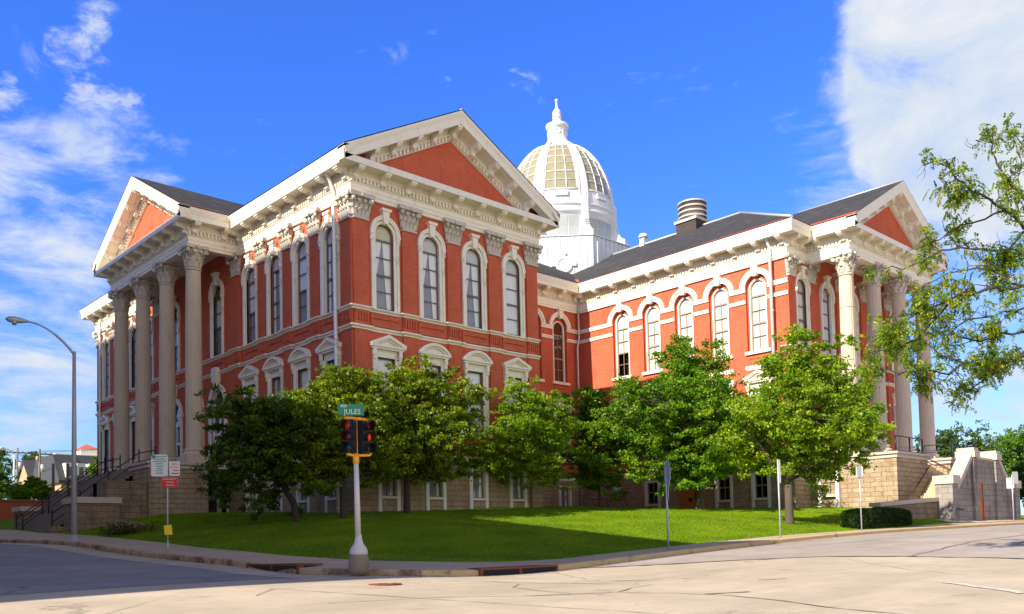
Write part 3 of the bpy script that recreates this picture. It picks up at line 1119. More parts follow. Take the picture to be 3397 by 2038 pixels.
def world_path(F, P):
    return [F(x, y, 0)[:2] for x, y in P]


STR_HI = [(-0.05, 14.02), (0.06, 14.03), (0.07, 14.09), (0.16, 14.13), (0.20, 14.16), (0.20, 14.22), (0.05, 14.27), (-0.05, 14.27)]
STR_LO = [(-0.05, 12.98), (0.06, 12.99), (0.07, 13.05), (0.15, 13.09), (0.19, 13.12), (0.19, 13.18), (0.05, 13.24), (-0.05, 13.24)]


def merge_corner(a, b):
    """join two jogged walls at an outside corner: both end on a corner pilaster"""
    ax, ay = a[-1]; bx, by = b[0]
    p, q = a[:-1], b[1:]
    # intersection of the two outermost lines
    x1, y1 = a[-2]; x2, y2 = b[1]
    if abs(x1 - ax) < 1e-6:
        c = (ax, by)
    else:
        c = (bx, ay)
    return p + [c] + q


left_p = world_path(F_left, jog(PL, LEN))
front_p = world_path(F_front, jog(PF, WID))
pav_path = merge_corner(left_p, front_p)
wing_p = world_path(F_wf, jog(PWF, X3 - W2))
wing_side = [(W2, DEP), (W2, YW)]
mb = MB()
for pr in (STR_HI, STR_LO):
    mb.sweep(pav_path, pr)
    mb.sweep([(W2, YW + 0.5), (W2, YW - PD)] + wing_p[1:], pr)
# short lengths under the wing windows
for F, us in ((F_wing, WW), (F_rec, WR)):
    mb.T = F
    for u in us:
        mb.box(u - 0.98, u + 0.98, -0.16, 0.02, 14.03, 14.25)
        mb.box(u - 1.0, u + 1.0, -0.12, 0.02, 13.04, 13.25)
        mb.box(u - 0.95, u + 0.95, -0.07, 0.02, 12.96, 13.04)
    L_ = DEP - YW if F is F_wing else W2 - WID
    ex = [0] + [q for u in us for q in (u - 0.85, u + 0.85)] + [L_]
    for a, b in zip(ex[0::2], ex[1::2]):
        e = -0.1 if (F is F_wing and b == L_) else 0
        a2 = a - 0.0
        mb.box(a2, b - e, -0.13, 0.02, 18.58, 18.71)
        mb.box(a2, b - e, -0.08, 0.02, 18.42, 18.58)
        mb.box(a2, b - e, -0.13, 0.02, 17.76, 17.86)
        mb.box(a2, b - e, -0.08, 0.02, 17.62, 17.76)
mb.T = None
part('string_course', mb, ['trim'], court)

# brick relief between the two string courses
mb = MB()
mb.box(-0.82, 0.82, -0.07, 0.0, 13.72, 13.96)
mb.box(-0.82, 0.82, -0.07, 0.0, 13.28, 13.60)
mb.box(-0.98, -0.82, -0.07, 0.0, 13.28, 13.96)
mb.box(0.82, 0.98, -0.07, 0.0, 13.28, 13.96)
ME_PANEL = mb.mesh('brick_panel', ['brick'])
mb = MB()
for k in range(5):
    mb.box(-0.40 + k * 0.175, -0.30 + k * 0.175, -PD - 0.07, -PD, 13.45, 13.885)
mb.box(-0.42, 0.42, -PD - 0.075, -PD, 13.88, 13.98)
ME_PPANEL = mb.mesh('dentil_panel', ['brick'])
mb = MB()
mb.box(-0.70, 0.70, -0.05, 0.0, 13.45, 13.62)
mb.box(-0.70, 0.70, -0.05, 0.0, 13.72, 13.86)
ME_SPANEL = mb.mesh('brick_panel', ['brick'])
for F, ws, ps in ((F_front, WF, PF), (F_left, WL + WLP, PL), (F_wf, WWF, PWF)):
    for u in ws:
        place('brick_panel', ME_PANEL, court, F.loc(u), F.a)
    for p in ps:
        place('dentil_panel', ME_PPANEL, court, F.loc(p), F.a)
for F, us in ((F_wing, WW), (F_rec, WR)):
    for u in us:
        place('brick_panel', ME_SPANEL, court, F.loc(u), F.a)


def leaf_curl(mb, org, out, w, h, d, bend=0.5):
    """one acanthus leaf: a thick strip rising from org and curling outward"""
    out = Vector(out).normalized()
    sd = Vector((-out.y, out.x, 0))
    o = Vector(org)
    prof = [(0.0, 0.0, 1.0), (0.12 * d, 0.35 * h, 1.0), (0.35 * d, 0.7 * h, 0.95), (0.75 * d, 0.95 * h, 0.8), (1.0 * d, 0.86 * h, 0.55)]
    t = 0.05
    rows = []
    for (a, z, k) in prof:
        p = o + out * a + Vector((0, 0, z))
        q = p + out * t
        rows.append([mb.pt(p - sd * w * k / 2), mb.pt(q - sd * w * k / 4), mb.pt(q + sd * w * k / 4), mb.pt(p + sd * w * k / 2)])
    for i in range(len(rows) - 1):
        for k in range(3):
            mb.face([rows[i][k], rows[i][k + 1], rows[i + 1][k + 1], rows[i + 1][k]])
        mb.face([rows[i][3], rows[i][0], rows[i + 1][0], rows[i + 1][3]])
    mb.face(rows[-1])


def volute(mb, p, axis, r, w):
    a = Vector(axis).normalized() * w / 2
    p = Vector(p)
    mb.tube([p - a, p + a], r, 10)


# flat capital of a pilaster (local: x along the wall, -y outward)
mb = MB()
mb.prism_xz([(-0.50, 18.88), (0.50, 18.88), (0.50, 18.98), (-0.50, 18.98)], 0, -0.24)
mb.prism_xz([(-0.46, 18.98), (0.46, 18.98), (0.62, 20.05), (-0.62, 20.05)], 0, -0.16)
for k in range(4):
    x = -0.36 + 0.24 * k
    leaf_curl(mb, (x, -0.15, 19.0), (0, -1, 0), 0.22, 0.46, 0.17)
for k in range(3):
    x = -0.30 + 0.30 * k
    leaf_curl(mb, (x, -0.15, 19.30), (0, -1, 0), 0.26, 0.46, 0.22)
for sx in (-1, 1):
    volute(mb, (sx * 0.56, -0.34, 19.86), (1, sx * 1, 0), 0.135, 0.16)
    volute(mb, (sx * 0.20, -0.26, 19.86), (0, 1, 0), 0.09, 0.14)
    leaf_curl(mb, (sx * 0.48, -0.13, 19.05), (sx * 0.7, -0.7, 0), 0.2, 0.45, 0.15)
    leaf_curl(mb, (sx * 0.54, -0.14, 19.40), (sx * 0.7, -0.7, 0), 0.2, 0.42, 0.18)
mb.prism_xz([(-0.74, 20.02), (0.74, 20.02), (0.80, 20.12), (0.80, 20.25), (-0.80, 20.25), (-0.80, 20.12)], 0, -0.42)
volute(mb, (0, -0.44, 20.12), (0, 1, 0), 0.10, 0.08)
ME_PCAP = mb.mesh('capital', ['trim2'])
mb = MB()
mb.box(-0.47, 0.47, -PD, 0.03, 6.58, 18.90)
ME_PIL = mb.mesh('pilaster', ['brick'])

for F, ps in ((F_front, PF), (F_left, PL), (F_wf, PWF)):
    for p in ps:
        o = place('pilaster', ME_PIL, court, F.loc(p), F.a)
        sub('capital', ME_PCAP, o)

# columns ------------------------------------------------------------------
NFL = 20


def flute(k, z):
    q = k % 4
    return (1.0, 0.95, 0.925, 0.95)[q]


mb = MB()
mb.smooth = True
sh = [(0.52, 7.70), (0.52, 9.2), (0.517, 11.0), (0.508, 13.0), (0.493, 15.0), (0.472, 17.0), (0.452, 18.75)]
mb.lathe((0, 0), sh, NFL * 4, mod=flute, cap=False)
mb.lathe((0, 0), [(0.46, 18.74), (0.50, 18.78), (0.50, 18.84), (0.46, 18.90)], 40)
for z in (9.55, 11.9, 14.3, 16.6):
    mb.lathe((0, 0), [(0.523 - 0.008 * (z - 9) / 2, z), (0.523 - 0.008 * (z - 9) / 2, z + 0.05)], 60, cap=False)
ME_COL = mb.mesh('column', ['column'])
mb = MB()
mb.smooth = True
mb.lathe((0, 0), [(0.70, 7.22), (0.745, 7.28), (0.745, 7.36), (0.70, 7.42), (0.62, 7.44), (0.60, 7.50), (0.62, 7.54), (0.655, 7.57), (0.655, 7.62), (0.62, 7.66), (0.545, 7.68), (0.525, 7.76)], 48)
mb.smooth = False
mb.box(-0.78, 0.78, -0.78, 0.78, 6.74, 7.23)
mb.box(-0.86, 0.86, -0.86, 0.86, 6.70, 6.80)
ME_CBASE = mb.mesh('base', ['column'])
mb = MB()
mb.smooth = True
mb.lathe((0, 0), [(0.455, 18.86), (0.46, 19.3), (0.52, 19.8), (0.62, 20.08)], 32)
mb.smooth = False
for k in range(8):
    a = 2 * PI * k / 8
    leaf_curl(mb, (0.45 * math.cos(a), 0.45 * math.sin(a), 18.92), (math.cos(a), math.sin(a), 0), 0.32, 0.48, 0.22)
    a += PI / 8
    leaf_curl(mb, (0.45 * math.cos(a), 0.45 * math.sin(a), 19.22), (math.cos(a), math.sin(a), 0), 0.34, 0.50, 0.27)
for k in range(4):
    a = PI / 4 + PI / 2 * k
    volute(mb, (0.82 * math.cos(a), 0.82 * math.sin(a), 19.88), (-math.sin(a), math.cos(a), 0), 0.15, 0.18)
    mb.tube([(0.5 * math.cos(a), 0.5 * math.sin(a), 19.55), (0.64 * math.cos(a), 0.64 * math.sin(a), 19.86), (0.84 * math.cos(a), 0.84 * math.sin(a), 20.02)], 0.07, 6)
    b = PI / 2 * k
    volute(mb, (0.72 * math.cos(b), 0.72 * math.sin(b), 20.14), (math.cos(b), math.sin(b), 0), 0.11, 0.12)
    for sg in (-0.22, 0.22):
        volute(mb, (0.66 * math.cos(b) - sg * math.sin(b), 0.66 * math.sin(b) + sg * math.cos(b), 19.86), (math.cos(b), math.sin(b), 0), 0.09, 0.12)
ab = []
for k in range(4):
    a = PI / 4 + PI / 2 * k
    c0 = Vector((math.cos(a), math.sin(a)))
    t = Vector((-math.sin(a), math.cos(a)))
    ab += [c0 * 0.98 - t * 0.08, c0 * 0.98 + t * 0.08]
    b = a + PI / 4
    ab.append(Vector((math.cos(b), math.sin(b))) * 0.60)
mb.prism_xy([(p.x, p.y) for p in ab], 20.03, 20.24)
ME_CCAP = mb.mesh('capital', ['trim2'])

CLX = -2.82
CLY = [13.37 + 4.07 * i for i in range(4)]
CRX = [31.14 + 4.08 * i for i in range(4)]
CRY = -11.87
for (x, y) in [(CLX, y) for y in CLY] + [(x, CRY) for x in CRX]:
    o = place('column', ME_COL, court, (x, y, 0))
    sub('capital', ME_CCAP, o)
    sub('base', ME_CBASE, o)

# entablature ---------------------------------------------------------------
PX, PY0, PY1 = -3.19, 13.0, 25.95
QY, QX0, QX1 = -12.24, 30.77, 43.83
ENT = [(0, LEN), (0, PY1), (PX, PY1), (PX, PY0), (0, PY0), (0, 0), (WID, 0), (WID, DEP), (W2, DEP), (W2, YW), (QX0, YW), (QX0, QY), (QX1, QY), (QX1, YW), (X3, YW), (X3, DEP), (74.6, DEP), (74.6, LEN)]
P_LOW = [(-0.35, 20.08), (0.14, 20.08), (0.14, 20.25), (0.18, 20.27), (0.18, 20.47), (0.21, 20.50), (0.21, 20.72), (0.27, 20.75), (0.27, 20.80), (0.20, 20.81), (0.20, 21.05), (0.34, 21.08), (0.36, 21.14), (0.24, 21.16), (0.24, 21.48), (1.0, 21.48), (1.0, 21.44), (1.06, 21.44), (1.06, 21.78), (1.02, 21.80), (-0.3, 21.95)]
mb = MB()
mb.sweep(ENT, P_LOW, True)
# eaves gutter moulding where there is no gable
CY = [(0.9, 21.80), (1.06, 21.80), (1.08, 21.87), (1.13, 21.97), (1.16, 22.06), (1.16, 22.19), (1.10, 22.21), (0.5, 22.24)]
for pth in ([(74.6, LEN), (0, LEN), (0, PY1), (PX - OH, PY1)], [(PX - OH, PY0), (0, PY0), (0, -OH)], [(WID, -OH), (WID, DEP), (W2, DEP), (W2, YW), (QX0, YW), (QX0, QY - OH)], [(QX1, QY - OH), (QX1, YW), (X3, YW), (X3, DEP), (74.6, DEP), (74.6, LEN)]):
    mb.sweep(pth, CY)


def frame_of(a, b):
    d = Vector((b[0] - a[0], b[1] - a[1]))
    return Face(a[0], a[1], math.degrees(math.atan2(d.y, d.x))), d.length


BR = [(0.22, 20.88), (0.34, 20.90), (0.42, 21.00), (0.45, 21.12), (0.56, 21.20), (0.76, 21.20), (0.90, 21.24), (0.97, 21.32), (0.97, 21.485), (0.22, 21.485)]


def bracket(mb, F, u, k=0.0, u0=0.0, zs=0.0, w=0.165):
    T = mb.T
    mb.T = lambda x, y, z: F(x, y, z + zs + k * (x - u0))
    mb.prism_yz([(-d, z) for d, z in BR], u - w, u + w)
    mb.box(u - w - 0.03, u + w + 0.03, -1.0, -0.80, 21.33, 21.482)
    sm = mb.smooth
    mb.tube([(u - w - 0.015, -0.40, 20.97), (u + w + 0.015, -0.40, 20.97)], 0.085, 8)
    mb.T = T


def dentils(mb, F, a, b, k=0.0, u0=0.0, zs=0.0, sp=0.235):
    T = mb.T
    mb.T = lambda x, y, z: F(x, y, z + zs + k * (x - u0))
    n = max(1, int((b - a) / sp))
    s_ = (b - a) / n
    for i in range(n):
        u = a + s_ * (i + 0.5)
        mb.box(u - 0.065, u + 0.065, -0.33, -0.19, 20.82, 21.07)
    mb.T = T


# (start, end, convex start, convex end, brackets)
for a, b, ca, cb, nb in (((0, LEN), (0, PY1), 1, 0, 8), ((0, PY1), (PX, PY1), 0, 1, 2), ((PX, PY1), (PX, PY0), 1, 1, 9), ((PX, PY0), (0, PY0), 1, 0, 2), ((0, PY0), (0, 0), 0, 1, 8),
                         ((0, 0), (WID, 0), 1, 1, 9), ((WID, DEP), (W2, DEP), 0, 0, 8), ((W2, DEP), (W2, YW), 0, 1, 11), ((W2, YW), (QX0, YW), 1, 0, 2), ((QX0, YW), (QX0, QY), 0, 1, 2),
                         ((QX0, QY), (QX1, QY), 1, 1, 9), ((QX1, YW), (X3, YW), 0, 1, 2)):
    F, L_ = frame_of(a, b)
    dentils(mb, F, -0.25 if ca else 0.3, L_ + (0.25 if cb else -0.3))
    lo = 0.05 if ca else 0.75
    hi = L_ - (0.05 if cb else 0.75)
    if L_ < 4:
        lo, hi = (0.12 if ca else 1.15), L_ - (0.12 if cb else 1.15)
    for i in range(nb):
        u = lo + (hi - lo) * i / max(1, nb - 1) if nb > 1 else (lo + hi) / 2
        bracket(mb, F, u)
part('cornice', mb, ['trim'], court)

# gables ------------------------------------------------------------------
R_OUT = [(0.5, 21.46), (1.0, 21.46), (1.0, 21.43), (1.06, 21.43), (1.06, 21.78), (1.08, 21.86), (1.13, 21.96), (1.16, 22.05), (1.16, 22.19), (1.10, 22.21), (0.5, 22.21)]
R_IN = [(-0.05, 20.76), (0.13, 20.76), (0.13, 20.80), (0.07, 20.82), (0.07, 21.05), (0.26, 21.08), (0.28, 21.14), (0.14, 21.17), (0.14, 21.46), (0.55, 21.46), (0.55, 22.15), (-0.05, 22.15)]


def rake(mb, F, ua, ub, ue, k, prof):
    """profile (d, z) sheared along the slope from ua to ub; ue is the eave where the slope starts"""
    f0 = lambda u: (lambda p: F(u, -p[0], p[1] + k * (u - ue)))
    T = mb.T
    mb.T = None
    mb.prism(prof, f0(ua), f0(ub))
    mb.T = T


def gable(F, L_, k, nbr, brick_z=21.0):
    p = MB()
    c = L_ / 2
    for sg, ue in ((1, -OH), (-1, L_ + OH)):
        rake(p, F, ue, c, ue, sg * k, R_OUT)
        ui = ue + sg * (21.85 - 20.76) / k
        rake(p, F, ui, c, ue, sg * k, R_IN)
        a, b = sorted((ui + sg * 0.1, c - sg * 0.05))
        T = p.T
        p.T = lambda x, y, z: F(x, y + 0.12, z + sg * k * (x - ue))
        n = int((b - a) / 0.25)
        for i in range(n):
            u = a + (b - a) * (i + 0.5) / n
            p.box(u - 0.07, u + 0.07, -0.33, -0.19, 20.83, 21.06)
        p.T = T
        for i in range(nbr):
            u = ue + sg * ((22.05 - 21.0) / k + 0.25) + (c - (ue + sg * ((22.05 - 21.0) / k + 0.25))) * i / nbr
            bracket(p, F, u, sg * k, ue, 0, 0.14)
    bracket(p, F, c - 0.001, 0, 0, k * (c + OH) - 0.08, 0.14)
    o = part('pediment', p, ['trim'], court)
    t = MB(F)
    ztop = 22.2 + k * (c + OH) - 0.12
    t.poly([(0, 0.004, brick_z), (L_, 0.004, brick_z), (L_, 0.004, 22.2 + k * OH - 0.12), (c, 0.004, ztop), (0, 0.004, 22.2 + k * OH - 0.12)])
    me = t.mesh('tympanum', ['brick'])
    q = sub('tympanum', me, o)
    return o


K1 = (26.47 - 22.2) / (WID / 2 + OH)
F_pl, L_pl = frame_of((PX, PY1), (PX, PY0))
F_pr, L_pr = frame_of((QX0, QY), (QX1, QY))
K2 = (26.35 - 22.2) / (L_pl / 2 + OH)
gable(F_front, WID, K1, 4)
gable(F_pl, L_pl, K2, 4, 20.9)
gable(F_pr, L_pr, K2, 4, 20.9)
# portico beams and ceilings
for (x0, x1, y0, y1) in ((PX - 0.0, PX + 0.80, PY0, PY1), (PX + 0.8, -0.02, PY0, PY0 + 0.8), (PX + 0.8, -0.02, PY1 - 0.8, PY1)):
    mb = MB(); mb.box(x0 + 0.003, x1, y0 + 0.003, y1 - 0.003, 20.26, 21.1); part('portico_ceiling', mb, ['trim'], court)
for (x0, x1, y0, y1) in ((QX0, QX1, QY, QY + 0.8), (QX0, QX0 + 0.8, QY + 0.8, YW - 0.02), (QX1 - 0.8, QX1, QY + 0.8, YW - 0.02)):
    mb = MB(); mb.box(x0 + 0.003, x1 - 0.003, y0 + 0.003, y1, 20.26, 21.1); part('portico_ceiling', mb, ['trim'], court)
mb = MB(); mb.box(PX + 0.1, -0.01, PY0 + 0.1, PY1 - 0.1, 20.9, 21.0); part('portico_ceiling', mb, ['trim'], court)
mb = MB(); mb.box(QX0 + 0.1, QX1 - 0.1, QY + 0.1, YW - 0.01, 20.9, 21.0); part('portico_ceiling', mb, ['trim'], court)

# roofs -------------------------------------------------------------------
Z0 = 22.24
KW = (27.85 - 22.2) / (XC - (W2 - OH))


def roof(quads, thick=0.07):
    mb = MB()
    for q in quads:
        mb.poly(q)
    return mb


xm = WID / 2
zr = 26.47 + 0.05
mb = roof([[(-OH - 0.02, -OH - 0.02, Z0), (xm, -OH - 0.02, zr), (xm, LEN + OH, zr), (-OH - 0.02, LEN + OH, Z0)], [(WID + OH + 0.02, -OH - 0.02, Z0), (xm, -OH - 0.02, zr), (xm, LEN + OH, zr), (WID + OH + 0.02, LEN + OH, Z0)]])
part('roof', mb, ['slate'], court)
ym = (PY0 + PY1) / 2
zr2 = 26.40
mb = roof([[(PX - OH, PY0 - OH, Z0), (xm, PY0 - OH, Z0), (xm, ym, zr2), (PX - OH, ym, zr2)], [(PX - OH, PY1 + OH, Z0), (xm, PY1 + OH, Z0), (xm, ym, zr2), (PX - OH, ym, zr2)]])
part('roof', mb, ['slate'], court)
ye = DEP - OH
yr = ye + (27.85 - 22.24) / KW
mb = roof([[(xm, ye, Z0), (74, ye, Z0), (74, yr, 27.85), (xm, yr, 27.85)], [(xm, LEN + OH, Z0), (74, LEN + OH, Z0), (74, yr, 27.85), (xm, yr, 27.85)]])
part('roof', mb, ['slate'], court)
xe0, xe1 = W2 - OH, X3 + OH
hip = -0.5
mb = roof([[(xe0, YW - OH, Z0), (XC, hip, 27.87), (XC, YC, 27.87), (xe0, YC, Z0)], [(xe1, YW - OH, Z0), (XC, hip, 27.87), (XC, YC, 27.87), (xe1, YC, Z0)], [(xe0, YW - OH, Z0), (xe1, YW - OH, Z0), (XC, hip, 27.87)]])
main_roof = part('roof', mb, ['slate'], court)
xq = (QX0 + QX1) / 2
mb = roof([[(QX0 - OH, QY - OH, Z0), (QX0 - OH, -4, Z0), (xq, -4, zr2), (xq, QY - OH, zr2)], [(QX1 + OH, QY - OH, Z0), (QX1 + OH, -4, Z0), (xq, -4, zr2), (xq, QY - OH, zr2)]])
part('roof', mb, ['slate'], court)
# flashing strips and ridge caps


def slope_strip(mb, a, b, up, k, w0, w1):
    """strip on a slope above an eave from a to b; up = plan direction uphill"""
    u = Vector(up)
    P = []
    for p, w in ((a, w0), (b, w0), (b, w1), (a, w1)):
        P.append((p[0] + u.x * w, p[1] + u.y * w, Z0 + k * w + 0.012))
    mb.poly(P)


mb = MB(); slope_strip(mb, (QX0 - OH, QY - OH + 0.02), (QX0 - OH, YW - 0.9), (1, 0), K2, 0.02, 0.55); part('flashing', mb, ['flash'], court, 'red metal flashing along the eaves')
mb = MB(); slope_strip(mb, (xe0, YW - OH + 0.6), (xe0, -3.6), (1, 0), KW, 0.02, 0.26); part('flashing', mb, ['flash'], court, 'red metal flashing along the eaves')
mb = MB(); slope_strip(mb, (xe0, -3.6), (xe0, DEP - OH), (1, 0), KW, 0.02, 0.10); part('flashing', mb, ['flash'], court, 'red metal flashing along the eaves')
mb = MB(); slope_strip(mb, (PX - OH + 0.05, PY0 - OH), (-OH, PY0 - OH), (0, 1), K2, 0.02, 0.16); part('flashing', mb, ['flash'], court, 'red metal flashing along the eaves')
for y0, y1 in ((YW - OH + 0.5, YW - OH + 0.9),):
    mb = MB(); mb.poly([(xe0 + 0.3, y0, Z0 + 0.14), (xe0 + 1.6, y0, Z0 + 0.14), (xe0 + 1.6, y1, Z0 + 0.4), (xe0 + 0.3, y1, Z0 + 0.3)]); part('flashing', mb, ['flash'], court, 'red metal flashing along the eaves')
mb = MB()
mb.tube([(XC, hip, 27.90), (XC, YC, 27.90)], 0.10, 6)
mb.tube([(XC, hip, 27.90), (xe0, YW - OH, Z0 + 0.03)], 0.10, 6)
mb.tube([(XC, hip, 27.90), (xe1, YW - OH, Z0 + 0.03)], 0.10, 6)
part('ridge_cap', mb, ['lightmetal'], court)
mb = MB()
mb.tube([(xm, -OH, zr + 0.01), (xm, 30, zr + 0.01)], 0.05, 6)
part('ridge_cap', mb, ['lightmetal'], court)
mb = MB()
mb.tube([(xq, QY - OH, zr2 + 0.01), (xq, -5.5, zr2 + 0.01)], 0.06, 6)
part('ridge_cap', mb, ['lightmetal'], court)
# corner valley
mb = MB()
mb.poly([(W2 - OH - 0.12, DEP - OH, Z0 + 0.02), (W2 - OH + 0.12, DEP - OH - 0.12, Z0 + 0.02), (W2 - OH + 1.9, DEP - OH + 1.66, Z0 + 1.03), (W2 - OH + 1.66, DEP - OH + 1.9, Z0 + 1.03)])
part('valley_flashing', mb, ['flash'], court)
# chimney vent and little vent
mb = MB()
mb.box(XC - 1.0, XC + 1.0, 3.1, 5.1, 27.0, 28.25)
ch = part('chimney', mb, ['chimneybrick'], court, 'dark brick chimney with a round louvred metal vent on top')
mb = MB()
mb.box(XC - 1.12, XC + 1.12, 2.98, 5.22, 28.25, 28.48)
mb.smooth = True
mb.lathe((XC, 4.1), [(0.96, 28.48), (0.96, 29.95)], 32)
for i in range(4):
    z = 28.62 + 0.42 * i
    mb.lathe((XC, 4.1), [(0.98, z + 0.20), (1.2, z), (1.22, z + 0.05), (1.22, z + 0.14), (0.98, z + 0.24)], 32, cap=False)
mb.lathe((XC, 4.1), [(1.22, 30.02), (1.0, 30.12), (0.1, 30.2)], 32)
sub('vent', mb.mesh('vent', ['ventmetal']), ch).location = (0, 0, 0)
mb = MB()
mb.box(XC - 0.25, XC + 0.25, 9.1, 9.6, 27.6, 28.5)
mb.smooth = True
mb.lathe((XC, 9.35), [(0.42, 28.5), (0.42, 28.66), (0.3, 28.85), (0.08, 28.93)], 20)
part('roof_vent', mb, ['white'], court)

# dome ----------------------------------------------------------------------
DC = (XC, YC)
OCT = PI / 8


def octo(r, z, k, sub_=0.0):
    a = OCT + PI / 4 * k
    return (DC[0] + r * math.cos(a), DC[1] + r * math.sin(a), z)


mb = MB()
RB = 7.02
for k in range(8):
    mb.poly([octo(RB, 22.5, k), octo(RB, 22.5, k + 1), octo(RB, 29.3, k + 1), octo(RB, 29.3, k)])
    mb.poly([octo(RB + 0.1, 29.3, k), octo(RB + 0.1, 29.3, k + 1), octo(5.0, 29.45, k + 1), octo(5.0, 29.45, k)])
    mb.poly([octo(RB + 0.1, 29.18, k), octo(RB + 0.1, 29.18, k + 1), octo(RB + 0.1, 29.3, k + 1), octo(RB + 0.1, 29.3, k)])
    a, b = Vector(octo(RB + 0.03, 0, k)), Vector(octo(RB + 0.03, 0, k + 1))
    for i in range(1, 9):
        p = a + (b - a) * i / 9
        mb.tube([(p.x, p.y, 23), (p.x, p.y, 29.18)], 0.035, 4)
dome = part('dome', mb, ['white'], court, 'white metal dome on an octagonal base with a slender finial')
mb = MB()
mb.smooth = True
mb.lathe(DC, [(5.35, 29.4), (5.35, 31.75), (5.5, 31.85), (5.62, 32.0), (5.62, 32.15), (5.45, 32.3), (5.45, 32.55), (5.6, 32.62), (5.6, 32.74), (5.38, 32.86)], 96, cap=False)
sub('drum', mb.mesh('drum', ['white']), dome)


def dome_r(z):
    return 5.35 * math.sqrt(max(0, 1 - ((z - 32.6) / 7.92) ** 2))


mb = MB()
mb.smooth = True
zs = [32.6 + 7.62 * math.sin(PI / 2 * i / 26) for i in range(27)]
mb.lathe(DC, [(dome_r(z), z) for z in zs], 128, cap=False)
mb.smooth = False
for k in range(8):
    for da, w, h in ((0, 0.045, 0.14), (-0.072, 0.012, 0.17), (0.072, 0.012, 0.17)):
        rows = []
        for z in zs[:-1]:
            r = dome_r(z)
            a0 = OCT + PI / 4 * k + da
            q = []
            for aa, hh in ((a0 - w, -0.02), (a0 - w, h), (a0 + w, h), (a0 + w, -0.02)):
                q.append(mb.pt((DC[0] + (r + hh) * math.cos(aa), DC[1] + (r + hh) * math.sin(aa), z + hh * 0.5)))
            rows.append(q)
        for i in range(len(rows) - 1):
            for j in range(3):
                mb.face([rows[i][j], rows[i][j + 1], rows[i + 1][j + 1], rows[i + 1][j]])
sub('shell', mb.mesh('shell', ['white']), dome)
# lantern and finial
mb = MB()
mb.smooth = True
mb.lathe(DC, [(1.75, 39.7), (1.5, 40.1), (1.25, 40.5), (1.05, 40.9), (0.95, 41.1), (0.93, 42.05), (1.0, 42.1), (1.1, 42.2), (1.13, 42.35), (1.13, 42.5), (0.95, 42.58), (0.62, 42.72), (0.46, 42.95), (0.40, 43.25), (0.46, 43.3), (0.46, 43.38), (0.40, 43.42), (0.43, 43.7), (0.40, 43.95), (0.26, 44.15), (0.15, 44.3), (0.10, 44.7), (0.07, 44.95)], 40)
mb.lathe(DC, [(0.02, 44.92), (0.13, 44.97), (0.17, 45.08), (0.13, 45.2), (0.02, 45.26)], 16)
sub('finial', mb.mesh('finial', ['white']), dome)
mb = MB()
for k in range(8):
    a = PI / 4 * k
    T0 = Face(DC[0] + 0.94 * math.cos(a), DC[1] + 0.94 * math.sin(a), math.degrees(a) + 90)
    mb.T = T0
    mb.ring(0.20, 0.27, 0.02, -0.05, 41.6, 20, 0, 2 * PI)
mb.T = None
sub('lantern_medallion', mb.mesh('lantern_medallion', ['white']), dome)
